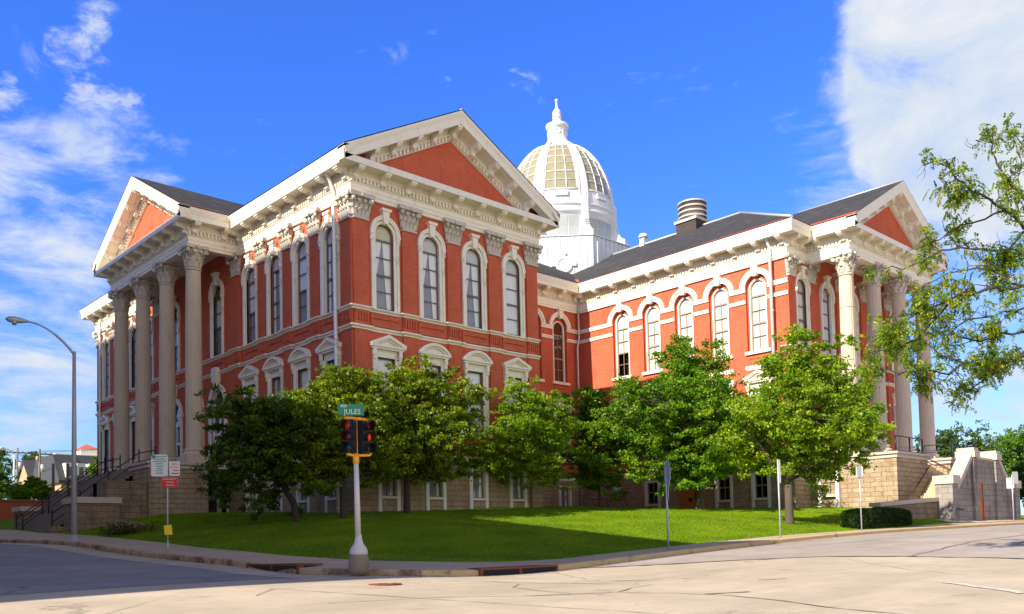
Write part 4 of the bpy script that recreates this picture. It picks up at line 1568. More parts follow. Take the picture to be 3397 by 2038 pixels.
# glazed panels of the shell, windows of the drum, scrolls on the corners
for k in range(8):
    ac = PI / 4 * k
    g = MB(); fr = MB()
    zz = [34.1 + 5.2 * t / 10 for t in range(11)]
    wd = lambda z: 0.24 - 0.0 * z
    for i in range(10):
        for j in range(3):
            aa = [ac + 0.29 * (-1 + 2 * (j + q) / 3) for q in (0, 1)]
            P = []
            for a_, z_ in ((aa[0], zz[i]), (aa[1], zz[i]), (aa[1], zz[i + 1]), (aa[0], zz[i + 1])):
                r_ = dome_r(z_) + 0.035
                P.append((DC[0] + r_ * math.cos(a_), DC[1] + r_ * math.sin(a_), z_))
            g.poly(P)
    for j in range(4):
        a_ = ac + 0.29 * (-1 + 2 * j / 3)
        fr.tube([(DC[0] + (dome_r(z_) + 0.05) * math.cos(a_), DC[1] + (dome_r(z_) + 0.05) * math.sin(a_), z_) for z_ in zz], 0.065 if j in (0, 3) else 0.05, 5)
    for z_, rr in ((34.1, 0.08), (35.05, 0.03), (35.95, 0.06), (36.9, 0.03), (37.7, 0.05), (38.6, 0.04), (39.3, 0.06)):
        fr.tube([(DC[0] + (dome_r(z_) + 0.05) * math.cos(ac + t), DC[1] + (dome_r(z_) + 0.05) * math.sin(ac + t), z_) for t in np.linspace(-0.29, 0.29, 7)], rr, 5)
    r_ = dome_r(33.7)
    fr.T = Face(DC[0] + r_ * math.cos(ac), DC[1] + r_ * math.sin(ac), math.degrees(ac) + 90)
    fr.box(-0.6, 0.6, -0.16, 0.1, 33.42, 33.88)
    for i in range(6):
        fr.box(-0.55 + 0.2 * i, -0.45 + 0.2 * i, -0.20, -0.16, 33.40, 33.55)
    fr.T = None
    w = sub('dome_window', fr.mesh('dome_window', ['white']), dome)
    w2 = None
    gl = g.mesh('dome_pane', ['yellowglass'])
    sub('dome_pane', gl, dome)
    # drum window
    d = MB()
    hw = 0.30
    for (z0, z1) in ((29.62, 30.52), (30.58, 31.45)):
        for j in range(3):
            P = []
            b0 = -hw + 2 * hw * j / 3 + 0.012; b1 = -hw + 2 * hw * (j + 1) / 3 - 0.012
            for t, z_ in ((b0, z0), (b1, z0), (b1, z1), (b0, z1)):
                P.append((DC[0] + 5.385 * math.cos(ac + t), DC[1] + 5.385 * math.sin(ac + t), z_))
            d.poly(P)
    sub('drum_pane', d.mesh('drum_pane', ['drumglass']), dome)
    s_ = MB(Face(*octo(5.35, 0, k)[:2], math.degrees(OCT + PI / 4 * k) + 90))
    s_.prism_yz([(0.1, 29.4), (-1.25, 29.4), (-1.25, 29.95), (-0.95, 30.1), (-0.62, 30.5), (-0.42, 31.1), (-0.42, 31.6), (-0.34, 31.75), (-0.34, 33.3), (0.1, 33.5)], -0.32, 0.32)
    for i in range(5):
        z = 30.2 + 0.22 * i
        s_.box(-0.2, 0.2, -0.78 + 0.07 * i, -0.4, z, z + 0.1)
    sub('scroll', s_.mesh('scroll', ['white']), dome)
    # round medallion on each face of the base
    f_ = MB(Face(DC[0] + (RB * math.cos(OCT) + 0.0) * math.cos(ac), DC[1] + RB * math.cos(OCT) * math.sin(ac), math.degrees(ac) + 90))
    f_.ring(0.52, 0.76, 0.0, -0.16, 26.55, 28, 0, 2 * PI)
    f_.ring(0.0, 0.50, 0.0, -0.10, 26.55, 28, 0, 2 * PI)
    for t in (0, PI / 2, PI, 3 * PI / 2):
        f_.box(0.93 * math.cos(t) - 0.17, 0.93 * math.cos(t) + 0.17, -0.2, 0.0, 26.55 + 0.93 * math.sin(t) - 0.17, 26.55 + 0.93 * math.sin(t) + 0.17)
    sub('medallion', f_.mesh('medallion', ['white']), dome)

# windows --------------------------------------------------------------------
def arch_pts(h, zb, zs, n=16):
    P = [(-h, zb), (h, zb)]
    P += [(h * math.cos(PI * i / n), zs + h * math.sin(PI * i / n)) for i in range(n + 1)]
    return P


def arched_surround(two=True):
    mb = MB()
    for sx in (-1, 1):
        a, b = sorted((sx * 0.60, sx * 0.77)); mb.box(a, b, -0.06, 0.20, 14.25, 18.40)
        a, b = sorted((sx * 0.77, sx * 0.92)); mb.box(a, b, -0.13, 0.02, 14.25, 18.18)
        a, b = sorted((sx * 0.75, sx * 1.00)); mb.box(a, b, -0.20, 0.02, 18.30, 18.44)
        a, b = sorted((sx * 0.76, sx * 0.97)); mb.box(a, b, -0.17, 0.02, 17.98, 18.30)
        mb.tube([(sx * 0.865, -0.17, 18.06), (sx * 0.865, -0.17, 18.24)], 0.07, 8)
    mb.ring(0.60, 0.76, 0.20, -0.06, 18.40)
    mb.ring(0.76, 0.96, 0.02, -0.15, 18.44)
    mb.ring(0.90, 0.98, 0.02, -0.19, 18.44)
    mb.prism_xz([(-0.14, 18.95), (0.14, 18.95), (0.23, 19.62), (-0.23, 19.62)], 0.02, -0.26)
    mb.prism_xz([(-0.26, 19.62), (0.26, 19.62), (0.33, 19.70), (0.33, 19.78), (-0.33, 19.78), (-0.33, 19.70)], 0.02, -0.32)
    return mb


def arched_sash(y, h, zb, zs, bars, mb=None):
    mb = mb or MB()
    for sx in (-1, 1):
        a, b = sorted((sx * (h - 0.055), sx * h)); mb.box(a, b, y - 0.03, y + 0.05, zb, zs)
    mb.ring(h - 0.055, h, y + 0.05, y - 0.03, zs)
    mb.box(-h, h, y - 0.03, y + 0.05, zb, zb + 0.08)
    for z, t in bars:
        mb.box(-h + 0.04, h - 0.04, y - 0.035, y + 0.05, z - t / 2, z + t / 2)
    return mb


ME_A = arched_surround().mesh('window', ['trim'])
BARS = [(18.10, 0.085), (17.15, 0.03), (16.18, 0.10), (15.28, 0.03)]
ME_A_SASH = arched_sash(0.14, 0.60, 14.28, 18.40, BARS).mesh('sash', ['sash'])


def pane(h, zb, zs, y, arch=True, mats=('glass',)):
    mb = MB()
    P = arch_pts(h, zb, zs) if arch else [(-h, zb), (h, zb), (h, zs), (-h, zs)]
    mb.poly([(p[0], y, p[1]) for p in P])
    return mb.mesh('pane', list(mats))


ME_A_PANE = pane(0.58, 14.3, 18.40, 0.165)


def lunette(h, z0, zs, y, m_):
    mb = MB()
    P = [(-h, z0), (h, z0)] + [(h * math.cos(PI * i / 16), zs + h * math.sin(PI * i / 16)) for i in range(17)]
    mb.poly([(p[0], y, p[1]) for p in P])
    return mb.mesh('transom_panel', [m_])


ME_LUN_Y = lunette(0.57, 18.12, 18.40, 0.175, 'blind')
ME_LUN_G = lunette(0.57, 18.12, 18.40, 0.175, 'blindgrey')


def folds(mb, xa, xb, z0, z1, y, n=9, xa1=None, xb1=None, amp=0.03):
    """hanging cloth between xa..xb at the bottom and xa1..xb1 at the top"""
    xa1 = xa if xa1 is None else xa1
    xb1 = xb if xb1 is None else xb1
    N = n * 4
    rows = []
    for (a, b, z) in ((xa, xb, z0), (xa1, xb1, z1)):
        rows.append([mb.pt((a + (b - a) * i / N, y + 0.4 * amp * math.sin(i * PI / 2), z)) for i in range(N + 1)])
    mb.smooth = True
    for i in range(N):
        mb.face([rows[0][i], rows[0][i + 1], rows[1][i + 1], rows[1][i]])
    mb.smooth = False


def curtain_mesh(kind, zb, zt, h, shade=True, cm='curtain'):
    mb = MB()
    if kind == 'drape':
        folds(mb, h * 0.45, h, zb, zb + (zt - zb) * 0.45, 0.215, 4, h * 0.25, h)
        folds(mb, h * 0.25, h, zb + (zt - zb) * 0.45, zt, 0.215, 5, 0.02, h)
        folds(mb, -h, -h * 0.72, zb + (zt - zb) * 0.40, zt, 0.215, 3, -h, -0.02)
    elif kind == 'full':
        folds(mb, -h, h, zb, zt, 0.215, 8)
    elif kind == 'half':
        mb.poly([(-h, 0.215, zb + (zt - zb) * 0.48), (h, 0.215, zb + (zt - zb) * 0.48), (h, 0.215, zt), (-h, 0.215, zt)])
    elif kind == 'sides':
        folds(mb, -h, -h * 0.55, zb, zt, 0.215, 3)
        folds(mb, h * 0.55, h, zb, zt, 0.215, 3)
    mb.mi = 1
    if shade:
        mb.poly([(-h, 0.27, zb), (h, 0.27, zb), (h, 0.27, zt), (-h, 0.27, zt)])
    return mb.mesh('curtain', [cm, 'shade'])


ME_A_CUR = {k: curtain_mesh(k, 14.3, 18.15, 0.6) for k in ('drape', 'full', 'half', 'sides')}
ME_C_CUR = {k: curtain_mesh(k, 14.3, 18.10, 0.56, False, 'wing_curtain') for k in ('full', 'half')}
for _m in ME_C_CUR.values():
    _m.transform(Matrix.Translation((0, 0.06, 0)))

# pedimented windows of the first floor


def ped_window(kind):
    mb = MB()
    for sx in (-1, 1):
        a, b = sorted((sx * 0.58, sx * 0.74)); mb.box(a, b, -0.06, 0.2, 7.98, 11.65)
        a, b = sorted((sx * 0.74, sx * 0.92)); mb.box(a, b, -0.12, 0.02, 7.98, 12.06)
        a, b = sorted((sx * 0.74, sx * 0.96)); mb.box(a, b, -0.24, 0.02, 11.72, 12.06)
        a, b = sorted((sx * 0.77, sx * 0.93)); mb.box(a, b, -0.20, 0.02, 11.50, 11.72)
    mb.box(-0.74, 0.74, -0.05, 0.2, 11.65, 12.06)
    mb.box(-1.05, 1.05, -0.26, 0.02, 12.06, 12.16)
    mb.box(-1.13, 1.13, -0.34, 0.02, 12.16, 12.27)
    mb.box(-1.08, 1.08, -0.24, 0.02, 7.76, 7.98)
    if kind == 'tri':
        mb.prism_xz([(-1.0, 12.27), (1.0, 12.27), (0, 12.66)], 0.02, -0.12)
        for sx in (-1, 1):
            mb.prism_xz([(sx * 1.15, 12.27), (sx * 1.17, 12.38), (0, 12.86), (0, 12.68), (sx * 0.80, 12.35), (sx * 0.85, 12.27)], 0.02, -0.36)
            mb.prism_xz([(sx * 0.82, 12.27), (sx * 0.80, 12.34), (0, 12.675), (0, 12.58), (sx * 0.62, 12.33), (sx * 0.62, 12.27)], 0.02, -0.24)
    else:
        r = 1.36
        zc = 12.84 - r
        a0 = math.asin((12.27 - zc) / r)
        P = [(r * 0.86 * math.cos(a0 + (PI - 2 * a0) * i / 16), zc + 0.86 * r * math.sin(a0 + (PI - 2 * a0) * i / 16)) for i in range(17)]
        mb.prism_xz([p for p in [(1.0, 12.27)] + [(x, z) for x, z in P if z > 12.27] + [(-1.0, 12.27)]], 0.02, -0.12)
        mb.ring(r - 0.15, r, 0.02, -0.36, zc, 18, a0 - 0.02, PI - a0 + 0.02)
        mb.ring(r - 0.24, r - 0.15, 0.02, -0.24, zc, 18, a0 + 0.06, PI - a0 - 0.06)
    return mb.mesh('window', ['trim'])


ME_B = {k: ped_window(k) for k in ('tri', 'arc')}


def rect_sash(y, h, zb, zt, bars, vert=(), m_='sash'):
    mb = MB()
    for sx in (-1, 1):
        a, b = sorted((sx * (h - 0.06), sx * h)); mb.box(a, b, y - 0.03, y + 0.05, zb, zt)
    mb.box(-h, h, y - 0.03, y + 0.05, zb, zb + 0.08)
    mb.box(-h, h, y - 0.03, y + 0.05, zt - 0.07, zt)
    for z, t in bars:
        mb.box(-h + 0.04, h - 0.04, y - 0.04, y + 0.05, z - t / 2, z + t / 2)
    for x in vert:
        mb.box(x - 0.02, x + 0.02, y - 0.028, y + 0.045, zb + 0.05, zt - 0.05)
    return mb.mesh('sash', [m_])


ME_B_SASH = rect_sash(0.14, 0.58, 7.98, 11.65, [(9.8, 0.09)])
ME_B_PANE = pane(0.56, 8.0, 11.63, 0.165, False)
ME_B_CUR = {k: curtain_mesh(k, 8.0, 11.6, 0.58) for k in ('full', 'half', 'sides')}

# arcaded windows of the wing
mb = MB()
mb.ring(0.87, 1.06, 0.02, -0.11, 18.65, 24)
mb.ring(1.06, 1.24, 0.02, -0.17, 18.65, 24)
mb.prism_xz([(-0.15, 19.35), (0.15, 19.35), (0.25, 20.0), (-0.25, 20.0)], 0.02, -0.28)
mb.prism_xz([(-0.27, 20.0), (0.27, 20.0), (0.34, 20.07), (0.34, 20.14), (-0.34, 20.14), (-0.34, 20.07)], 0.02, -0.33)
mb.box(-0.84, 0.84, -0.06, 0.19, 14.02, 14.25)
for sx in (-1, 1):
    a, b = sorted((sx * 0.56, sx * 0.66)); mb.box(a, b, 0.10, 0.30, 14.25, 18.55)
mb.ring(0.56, 0.66, 0.30, 0.10, 18.55, 20)
mb.mi = 1
N = 20
for i in range(N):  # brick back of the arcade round the frame
    a, b = PI * i / N, PI * (i + 1) / N
    mb.poly([(0.66 * math.cos(a), 0.195, 18.55 + 0.66 * math.sin(a)), (0.86 * math.cos(a), 0.195, 18.65 + 0.86 * math.sin(a)), (0.86 * math.cos(b), 0.195, 18.65 + 0.86 * math.sin(b)), (0.66 * math.cos(b), 0.195, 18.55 + 0.66 * math.sin(b))])
for sx in (-1, 1):
    mb.poly([(sx * 0.66, 0.195, 14.25), (sx * 0.86, 0.195, 14.25), (sx * 0.86, 0.195, 18.65), (sx * 0.66, 0.195, 18.55)])
ME_C = mb.mesh('window', ['trim', 'brick'])
ME_C_SASH = arched_sash(0.22, 0.565, 14.27, 18.55, [(18.05, 0.10), (17.05, 0.035), (16.15, 0.11), (15.25, 0.035)])
ME_C_SASH.box(-0.016, 0.016, 0.2, 0.26, 14.3, 18.05)
ME_C_SASH = ME_C_SASH.mesh('sash', ['sash_light'])
ME_C_PANE = pane(0.55, 14.3, 18.55, 0.245)
ME_C_LUN = lunette(0.54, 18.08, 18.55, 0.255, 'blindgrey')

# basement windows
mb = MB()
for sx in (-1, 1):
    a, b = sorted((sx * 0.50, sx * 0.72)); mb.box(a, b, -0.14, 0.15, 3.3, 5.92)
mb.box(-0.50, 0.50, -0.12, 0.15, 5.80, 5.92)
mb.box(-0.62, 0.62, -0.16, 0.15, 4.05, 4.16)
ME_E = mb.mesh('window', ['frame'])
ME_E_SASH = rect_sash(0.06, 0.50, 4.16, 5.80, [(5.05, 0.08)], (0,), 'sash_light')
ME_E_PANE = pane(0.49, 4.17, 5.79, 0.09, False)
ME_E_CUR = curtain_mesh('sides', 4.2, 5.78, 0.5)


def put(F, u, me, kids, label=None):
    o = place('window', me, court, F.loc(u), F.a)
    if label:
        o['label'] = label
    for nm, km in kids:
        sub(nm, km, o)
    return o


for i, u in enumerate(WF):
    put(F_front, u, ME_A, [('sash', ME_A_SASH), ('pane', ME_A_PANE), ('transom_panel', ME_LUN_Y if i == 0 else ME_LUN_G), ('curtain', ME_A_CUR['full' if i == 3 else 'drape'])])
    put(F_front, u, ME_B['tri' if i in (0, 3) else 'arc'], [('sash', ME_B_SASH), ('pane', ME_B_PANE), ('curtain', ME_B_CUR['full' if i in (0, 2) else 'half'])])
for i, u in enumerate(WL):
    put(F_left, u, ME_A, [('sash', ME_A_SASH), ('pane', ME_A_PANE), ('transom_panel', ME_LUN_G), ('curtain', ME_A_CUR[('sides', 'half', 'sides', 'half')[i % 4]])])
    put(F_left, u, ME_B['tri' if i in (0, 3, 4, 7) else 'arc'], [('sash', ME_B_SASH), ('pane', ME_B_PANE), ('curtain', ME_B_CUR['half' if i % 2 else 'sides'])])
for i, u in enumerate(WLP):
    put(F_left, u, ME_A, [('sash', ME_A_SASH), ('pane', ME_A_PANE), ('curtain', ME_A_CUR['half'])])
for i, u in enumerate(WR):
    put(F_rec, u, ME_C, [('sash', ME_C_SASH), ('pane', ME_C_PANE)])
    put(F_rec, u, ME_B['tri'], [('sash', ME_B_SASH), ('pane', ME_B_PANE)])
for i, u in enumerate(WW):
    put(F_wing, u, ME_C, [('sash', ME_C_SASH), ('pane', ME_C_PANE), ('transom_panel', ME_C_LUN), ('curtain', ME_C_CUR['half' if i == 0 else 'full'])])
    put(F_wing, u, ME_B['tri'], [('sash', ME_B_SASH), ('pane', ME_B_PANE), ('curtain', ME_B_CUR['half'])])
for i, u in enumerate(WWF):
    put(F_wf, u, ME_A, [('sash', ME_A_SASH), ('pane', ME_A_PANE), ('transom_panel', ME_LUN_G), ('curtain', ME_A_CUR['full'])])
    if i in (0, 4):
        put(F_wf, u, ME_B['tri'], [('sash', ME_B_SASH), ('pane', ME_B_PANE)])
for F, us in ((F_front, EF), (F_left, EL_), (F_rec, ER), (F_wing, EW)):
    for u in us:
        put(F, u, ME_E, [('sash', ME_E_SASH), ('pane', ME_E_PANE)] + ([('curtain', ME_E_CUR)] if F is not F_wing else []))

# arched portico doors
mb = MB()
for sx in (-1, 1):
    a, b = sorted((sx * 1.02, sx * 1.30)); mb.box(a, b, -0.12, 0.25, 6.7, 10.9)
    a, b = sorted((sx * 0.98, sx * 1.36)); mb.box(a, b, -0.2, 0.25, 10.85, 11.08)
mb.ring(1.02, 1.32, 0.25, -0.14, 11.05, 24)
mb.prism_xz([(-0.14, 11.95), (0.14, 11.95), (0.24, 12.5), (-0.24, 12.5)], 0.02, -0.3)
mb.prism_xz([(-0.33, 12.48), (0.33, 12.48), (0.36, 12.9), (0.36, 13.3), (0.30, 13.45), (-0.30, 13.45), (-0.36, 13.3), (-0.36, 12.9)], 0.02, -0.34)
ME_D = mb.mesh('door', ['trim'])
mb = MB()
y = 0.15
mb.ring(0.90, 1.02, 0.25, 0.05, 11.05, 20)
for sx in (-1, 1):
    a, b = sorted((sx * 0.84, sx * 1.02)); mb.box(a, b, 0.05, 0.25, 6.75, 11.05)
mb.box(-1.0, 1.0, 0.04, 0.25, 10.3, 10.5)
mb.box(-0.84, 0.84, 0.06, 0.22, 9.0, 9.14)
mb.box(-0.05, 0.05, 0.08, 0.22, 6.75, 10.3)
ME_DL = mb.mesh('door_frame', ['frame'])
mb = MB()
for sx in (-1, 1):
    a, b = sorted((sx * 0.05, sx * 0.84)); mb.box(a, b, 0.12, 0.2, 6.76, 7.7)
    a2, b2 = (a, a + 0.1) if sx > 0 else (b - 0.1, b)
    mb.box(a2, b2, 0.12, 0.2, 7.7, 9.0)
    mb.box(a, b, 0.12, 0.2, 8.88, 9.0)
ME_DLEAF = mb.mesh('door_leaf', ['sash'])
ME_DP = pane(1.0, 6.8, 11.05, 0.185)
for F, us in ((F_left, WLP), (F_wf, WWF[1:4])):
    for u in us:
        o = place('door', ME_D, court, F.loc(u), F.a)
        for nm, me in (('door_frame', ME_DL), ('door_leaf', ME_DLEAF), ('pane', ME_DP)):
            sub(nm, me, o)

# orange basement door, red-brown shuttered opening, exhaust vent, passage door
mb = MB(F_wing)
u = DEP + 1.05
mb.box(u - 0.82, u + 0.82, -0.02, 0.06, 3.2, 5.45)
mb.box(u - 0.86, u - 0.74, -0.12, 0.06, 3.2, 5.5)
mb.box(u + 0.74, u + 0.86, -0.12, 0.06, 3.2, 5.5)
mb.box(u - 0.86, u + 0.86, -0.12, 0.06, 5.45, 5.56)
d_ = part('door', mb, ['door'], court, 'orange painted basement door')
mb = MB(F_wing)
mb.box(u + 0.45, u + 0.57, -0.05, 0.0, 4.35, 4.85)
mb.box(u - 0.1, u + 0.2, -0.04, 0.0, 4.22, 4.47)
sub('door_plate', mb.mesh('door_plate', ['black']), d_)
mb = MB(F_wing)
u = DEP - 5.3
mb.smooth = True
mb.tube([(u, -0.05, 5.55), (u, -0.4, 5.6), (u, -0.62, 5.45)], [0.30, 0.33, 0.36], 20)
mb.tube([(u, -0.60, 5.47), (u, -0.95, 5.26)], [0.40, 0.22], 20)
part('exhaust_hood', mb, ['lightmetal'], court)
mb = MB(F_left)
u = LEN - 15.2
for x in (u - 0.75, u + 0.65):
    mb.box(x, x + 0.12, -0.2, 0.1, 3.3, 5.95)
mb.box(u - 0.63, u + 0.65, 0.0, 0.05, 4.55, 4.6)
part('basement_door', mb, ['frame'], court)

# downspouts
def spout(name, pts, r, mats='frame'):
    mb = MB()
    mb.tube(pts, r, 10)
    for k in range(1, len(pts)):
        if abs(pts[k][2] - pts[k - 1][2]) > 2:
            for t in (0.25, 0.6, 0.9):
                z = pts[k - 1][2] + (pts[k][2] - pts[k - 1][2]) * t
                mb.tube([(pts[k][0], pts[k][1], z - 0.04), (pts[k][0], pts[k][1], z + 0.04)], r * 1.25, 10)
    return part(name, mb, [mats], court)


spout('downspout', [(-0.9, 1.25, 21.5), (-0.55, 1.25, 21.2), (-0.34, 1.25, 20.6), (-0.30, 1.25, 14.6), (-0.30, 1.2, 6.7), (-0.3, 1.2, 3.2)], 0.105)
spout('downspout', [(W2 - 0.9, YW + 0.95, 21.5), (W2 - 0.36, YW + 0.95, 21.0), (W2 - 0.32, YW + 0.95, 3.6)], 0.10)
spout('downspout', [(W2 - 0.55, DEP - 0.5, 21.4), (W2 - 0.28, DEP - 0.28, 20.8), (W2 - 0.28, DEP - 0.28, 18.0), (W2 - 0.5, DEP - 0.28, 17.2), (W2 - 0.5, DEP - 0.28, 4.0)], 0.085, 'lightmetal')
spout('downspout', [(-0.32, LEN - 1.2, 21.3), (-0.30, LEN - 1.2, 3.6)], 0.09)

# portico podiums -----------------------------------------------------------
mb = MB(); mb.box(-6.0, -2.35, 12.45, 15.3, 2.4, 6.36); part('podium', mb, ['stone'], court, 'rough limestone podium carrying the portico columns')
mb = MB(); mb.box(-6.0, -2.35, 23.7, 26.5, 2.4, 6.36); part('podium', mb, ['stone'], court, 'rough limestone podium carrying the portico columns')
mb = MB(); mb.box(-5.2, -2.0, 15.3, 23.7, 2.4, 6.4); part('podium', mb, ['stone'], court, 'rough limestone podium carrying the portico columns')
mb = MB(); mb.box(30.3, 35.1, -15.0, -9.33, 1.6, 6.36); part('podium', mb, ['stone'], court, 'rough limestone podium carrying the portico columns')
mb = MB(); mb.box(38.95, 44.3, -15.0, -9.33, 1.6, 6.36); part('podium', mb, ['stone'], court, 'rough limestone podium carrying the portico columns')
mb = MB(); mb.box(35.1, 38.95, -12.9, -9.33, 1.6, 6.4); part('podium', mb, ['stone'], court, 'rough limestone podium carrying the portico columns')
for (a, b, c, d) in ((-6.0, -2.35, 12.45, 15.3), (-6.0, -2.35, 23.7, 26.5), (30.3, 35.1, -15.0, -9.33), (38.95, 44.3, -15.0, -9.33)):
    mb = MB()
    mb.box(a - 0.08, b + 0.08, c - 0.08, d + 0.08, 6.36, 6.50)
    mb.box(a - 0.03, b + 0.03, c - 0.03, d + 0.03, 6.50, 6.60)
    mb.box(a - 0.16, b + 0.16, c - 0.16, d + 0.16, 6.60, 6.745)
    part('podium_cap', mb, ['stonecap'], court)
for q in ((-5.3, 0, 15.45, 23.55, 6.42, 6.72), (-2.2, 0, 12.45, 26.5, 6.44, 6.73), (35.25, 38.8, -13.0, -9.3, 6.42, 6.72)):
    mb = MB()
    mb.box(*q)
    part('porch_floor', mb, ['stonecap'], court)
# windows in the side of the right-hand podium
F_pod = Face(30.3, YW, -90)
for u in (-0.05 + 0.75 - 1.4 + 0.2, 1.35):
    pass
for yy in (-10.6,):
    o = place('window', ME_E, court, (30.3 - 0.13, yy, 0.05), R(-90))
    for nm, me in (('sash', ME_E_SASH), ('pane', ME_E_PANE), ('curtain', ME_E_CUR)):
        sub(nm, me, o)
# porch railing by the first column
def railing(mb, pts, h=0.95, mid=(0.45,), r=0.03, post=0.035, cap=False):
    top = [(x, y, z + h) for x, y, z in pts]
    mb.tube(top, r, 6)
    for k in mid:
        mb.tube([(x, y, z + k) for x, y, z in pts], r * 0.8, 6)
    for (x, y, z) in pts:
        mb.tube([(x, y, z - 0.05), (x, y, z + h + (0.16 if cap else 0.0))], post, 6)
        if cap:
            mb.lathe((x, y), [(0.02, z + h + 0.14), (0.055, z + h + 0.19), (0.02, z + h + 0.25)], 8)


mb = MB(); railing(mb, [(-2.1, 12.55, 6.72), (-0.15, 12.55, 6.72)], 0.95, (0.06,), 0.035, 0.045); part('railing', mb, ['black'], court)
mb = MB(); railing(mb, [(34.6, -14.9, 6.74), (32.6, -14.9, 6.74), (30.5, -14.9, 6.74)], 1.0, (0.08,), 0.035, 0.05); part('railing', mb, ['black'], court)
mb = MB(); railing(mb, [(39.3, -14.9, 6.74), (39.3, -13.2, 6.74)], 1.0, (0.5,), 0.03, 0.05); part('railing', mb, ['black'], court)
mb = MB(); railing(mb, [(39.5, -14.9, 6.74), (41.8, -14.9, 6.74), (44.1, -14.9, 6.74)], 1.05, (0.6,), 0.03, 0.05, True); part('railing', mb, ['black'], court)

# ------------------------------------------------------------------ stairs
# west: one broad flight from the sidewalk
st = thing('entrance_staircase', 'weathered stone staircase with black handrails below the left portico', 'staircase', (-8, 19, 2.5))
mb = MB()
n = 24
for i in range(n):
    x0 = -10.75 + 5.45 * i / n
    z1 = 6.72 - (n - 1 - i) * (6.72 - 2.62) / n
    mb.box(x0, -5.2, 14.9 - 0.0, 24.6, z1 - 0.6 if i else 1.5, z1)
part('steps', mb, ['steps_old'], st)
mb = MB(); mb.box(-10.15, -7.85, 11.9, 14.0, 1.6, 4.22); part('cheek_wall', mb, ['stone_old'], st)
mb = MB(); mb.box(-8.3, -6.02, 12.6, 14.88, 1.6, 5.55); part('cheek_wall', mb, ['stone_old'], st)
mb = MB(); mb.box(-10.8, -6.02, 14.0, 14.88, 1.6, 3.0); part('cheek_wall', mb, ['stone_old'], st)
mb = MB(); mb.box(-10.45, -8.5, 10.9, 11.88, 1.4, 2.55); part('cheek_wall', mb, ['stone_old'], st)
mb = MB(); mb.box(-10.7, -8.2, 10.4, 11.5, 1.4, 2.25); part('cheek_wall', mb, ['stone_old'], st)
mb = MB(); mb.box(-9.55, -7.3, 24.65, 26.7, 2.0, 4.3); part('cheek_wall', mb, ['stone_old'], st)
mb = MB(); mb.box(-7.3, -5.2, 24.65, 26.6, 2.0, 5.72); part('cheek_wall', mb, ['stone_old'], st)
mb = MB(); mb.box(-5.98, -5.2, 23.72, 24.65, 2.0, 6.4); part('cheek_wall', mb, ['stone_old'], st)
mb = MB(); mb.box(-8.3, -6.0, 14.25, 14.9, 4.0, 5.5); part('cheek_wall', mb, ['stone_old'], st)
mb = MB(); mb.box(-10.25, -7.75, 11.8, 14.1, 4.22, 4.55); part('cap_stone', mb, ['stonecap'], st)
mb = MB(); mb.box(-9.68, -7.25, 24.6, 26.8, 4.3, 4.6); part('cap_stone', mb, ['stonecap'], st)


def stair_rail(y):
    mb = MB()
    zf = lambda x: 2.62 + (x + 10.75) * (6.72 - 2.62) / 5.45
    P = [(x, y, zf(x)) for x in (-10.5, -9.0, -7.4, -5.6)] + [(-4.6, y, 6.72)]
    railing(mb, P, 0.95, (0.45,), 0.032, 0.045, True)
    return part('handrail', mb, ['black'], st)


for y in (22.3, 20.9, 14.95):
    stair_rail(y)

# south: a double flight behind a stone front with a vault door
st2 = thing('stone_stairhouse', 'grey limestone double staircase with a stepped parapet and an orange door', 'staircase', (37.3, -16.5, 2.2))
fy0, fy1 = -17.65, -17.2
pts = [(31.9, 1.5), (42.7, 1.5), (42.7, 4.35), (42.2, 4.35), (39.7, 6.35), (35.0, 6.35), (32.4, 4.35), (31.9, 4.35)]
mb = MB()
wall_pts = pts
lf = [(31.9, 1.5), (36.0, 1.5), (36.0, 6.3), (34.9, 6.3), (32.45, 4.35), (31.9, 4.35)]
rt = [(37.05, 1.5), (42.7, 1.5), (42.7, 4.35), (42.15, 4.35), (39.7, 6.3), (37.05, 6.3)]
mb.prism_xz(lf, fy0, fy1)
mb.prism_xz(rt, fy0, fy1)
mb.prism_xz([(36.0, 4.72), (37.05, 4.72), (37.05, 6.3), (36.0, 6.3)], fy0, fy1)
part('front_wall', mb, ['stone_grey'], st2)
for (a, b, z) in ((31.25, 32.2, 4.55), (42.5, 43.4, 4.55)):
    mb = MB(); mb.box(a, b, fy0 - 0.22, fy1 + 0.35, 1.5, z); part('pier', mb, ['stone_grey'], st2)
for (a, b, z) in ((35.05, 35.75, 6.35), (39.05, 39.75, 6.35)):
    mb = MB(); mb.box(a, b, fy0 - 0.18, fy1 + 0.3, 1.5, z); part('pier', mb, ['stone_grey'], st2)
mb = MB()
for (a, b, z) in ((31.25, 32.2, 4.55), (42.5, 43.4, 4.55)):
    mb.box(a - 0.1, b + 0.1, fy0 - 0.32, fy1 + 0.45, z, z + 0.52)
for (a, b, z) in ((35.05, 35.75, 6.35), (39.05, 39.75, 6.35)):
    mb.box(a - 0.13, b + 0.13, fy0 - 0.31, fy1 + 0.43, z, z + 0.42)
    mb.box(a - 0.05, b + 0.05, fy0 - 0.23, fy1 + 0.35, z + 0.42, z + 0.62)
mb.prism_xz([(32.2, 4.40), (34.95, 6.60), (35.05, 6.32), (32.3, 4.12)], fy0 - 0.15, fy1 + 0.22)
mb.prism_xz([(42.5, 4.40), (39.85, 6.60), (39.75, 6.32), (42.4, 4.12)], fy0 - 0.15, fy1 + 0.22)
mb.box(35.75, 39.05, fy0 - 0.05, fy1 + 0.1, 6.28, 6.42)
part('coping', mb, ['stonecap'], st2, 'pale coping stones along the sloping parapets')
mb = MB()
n = 16
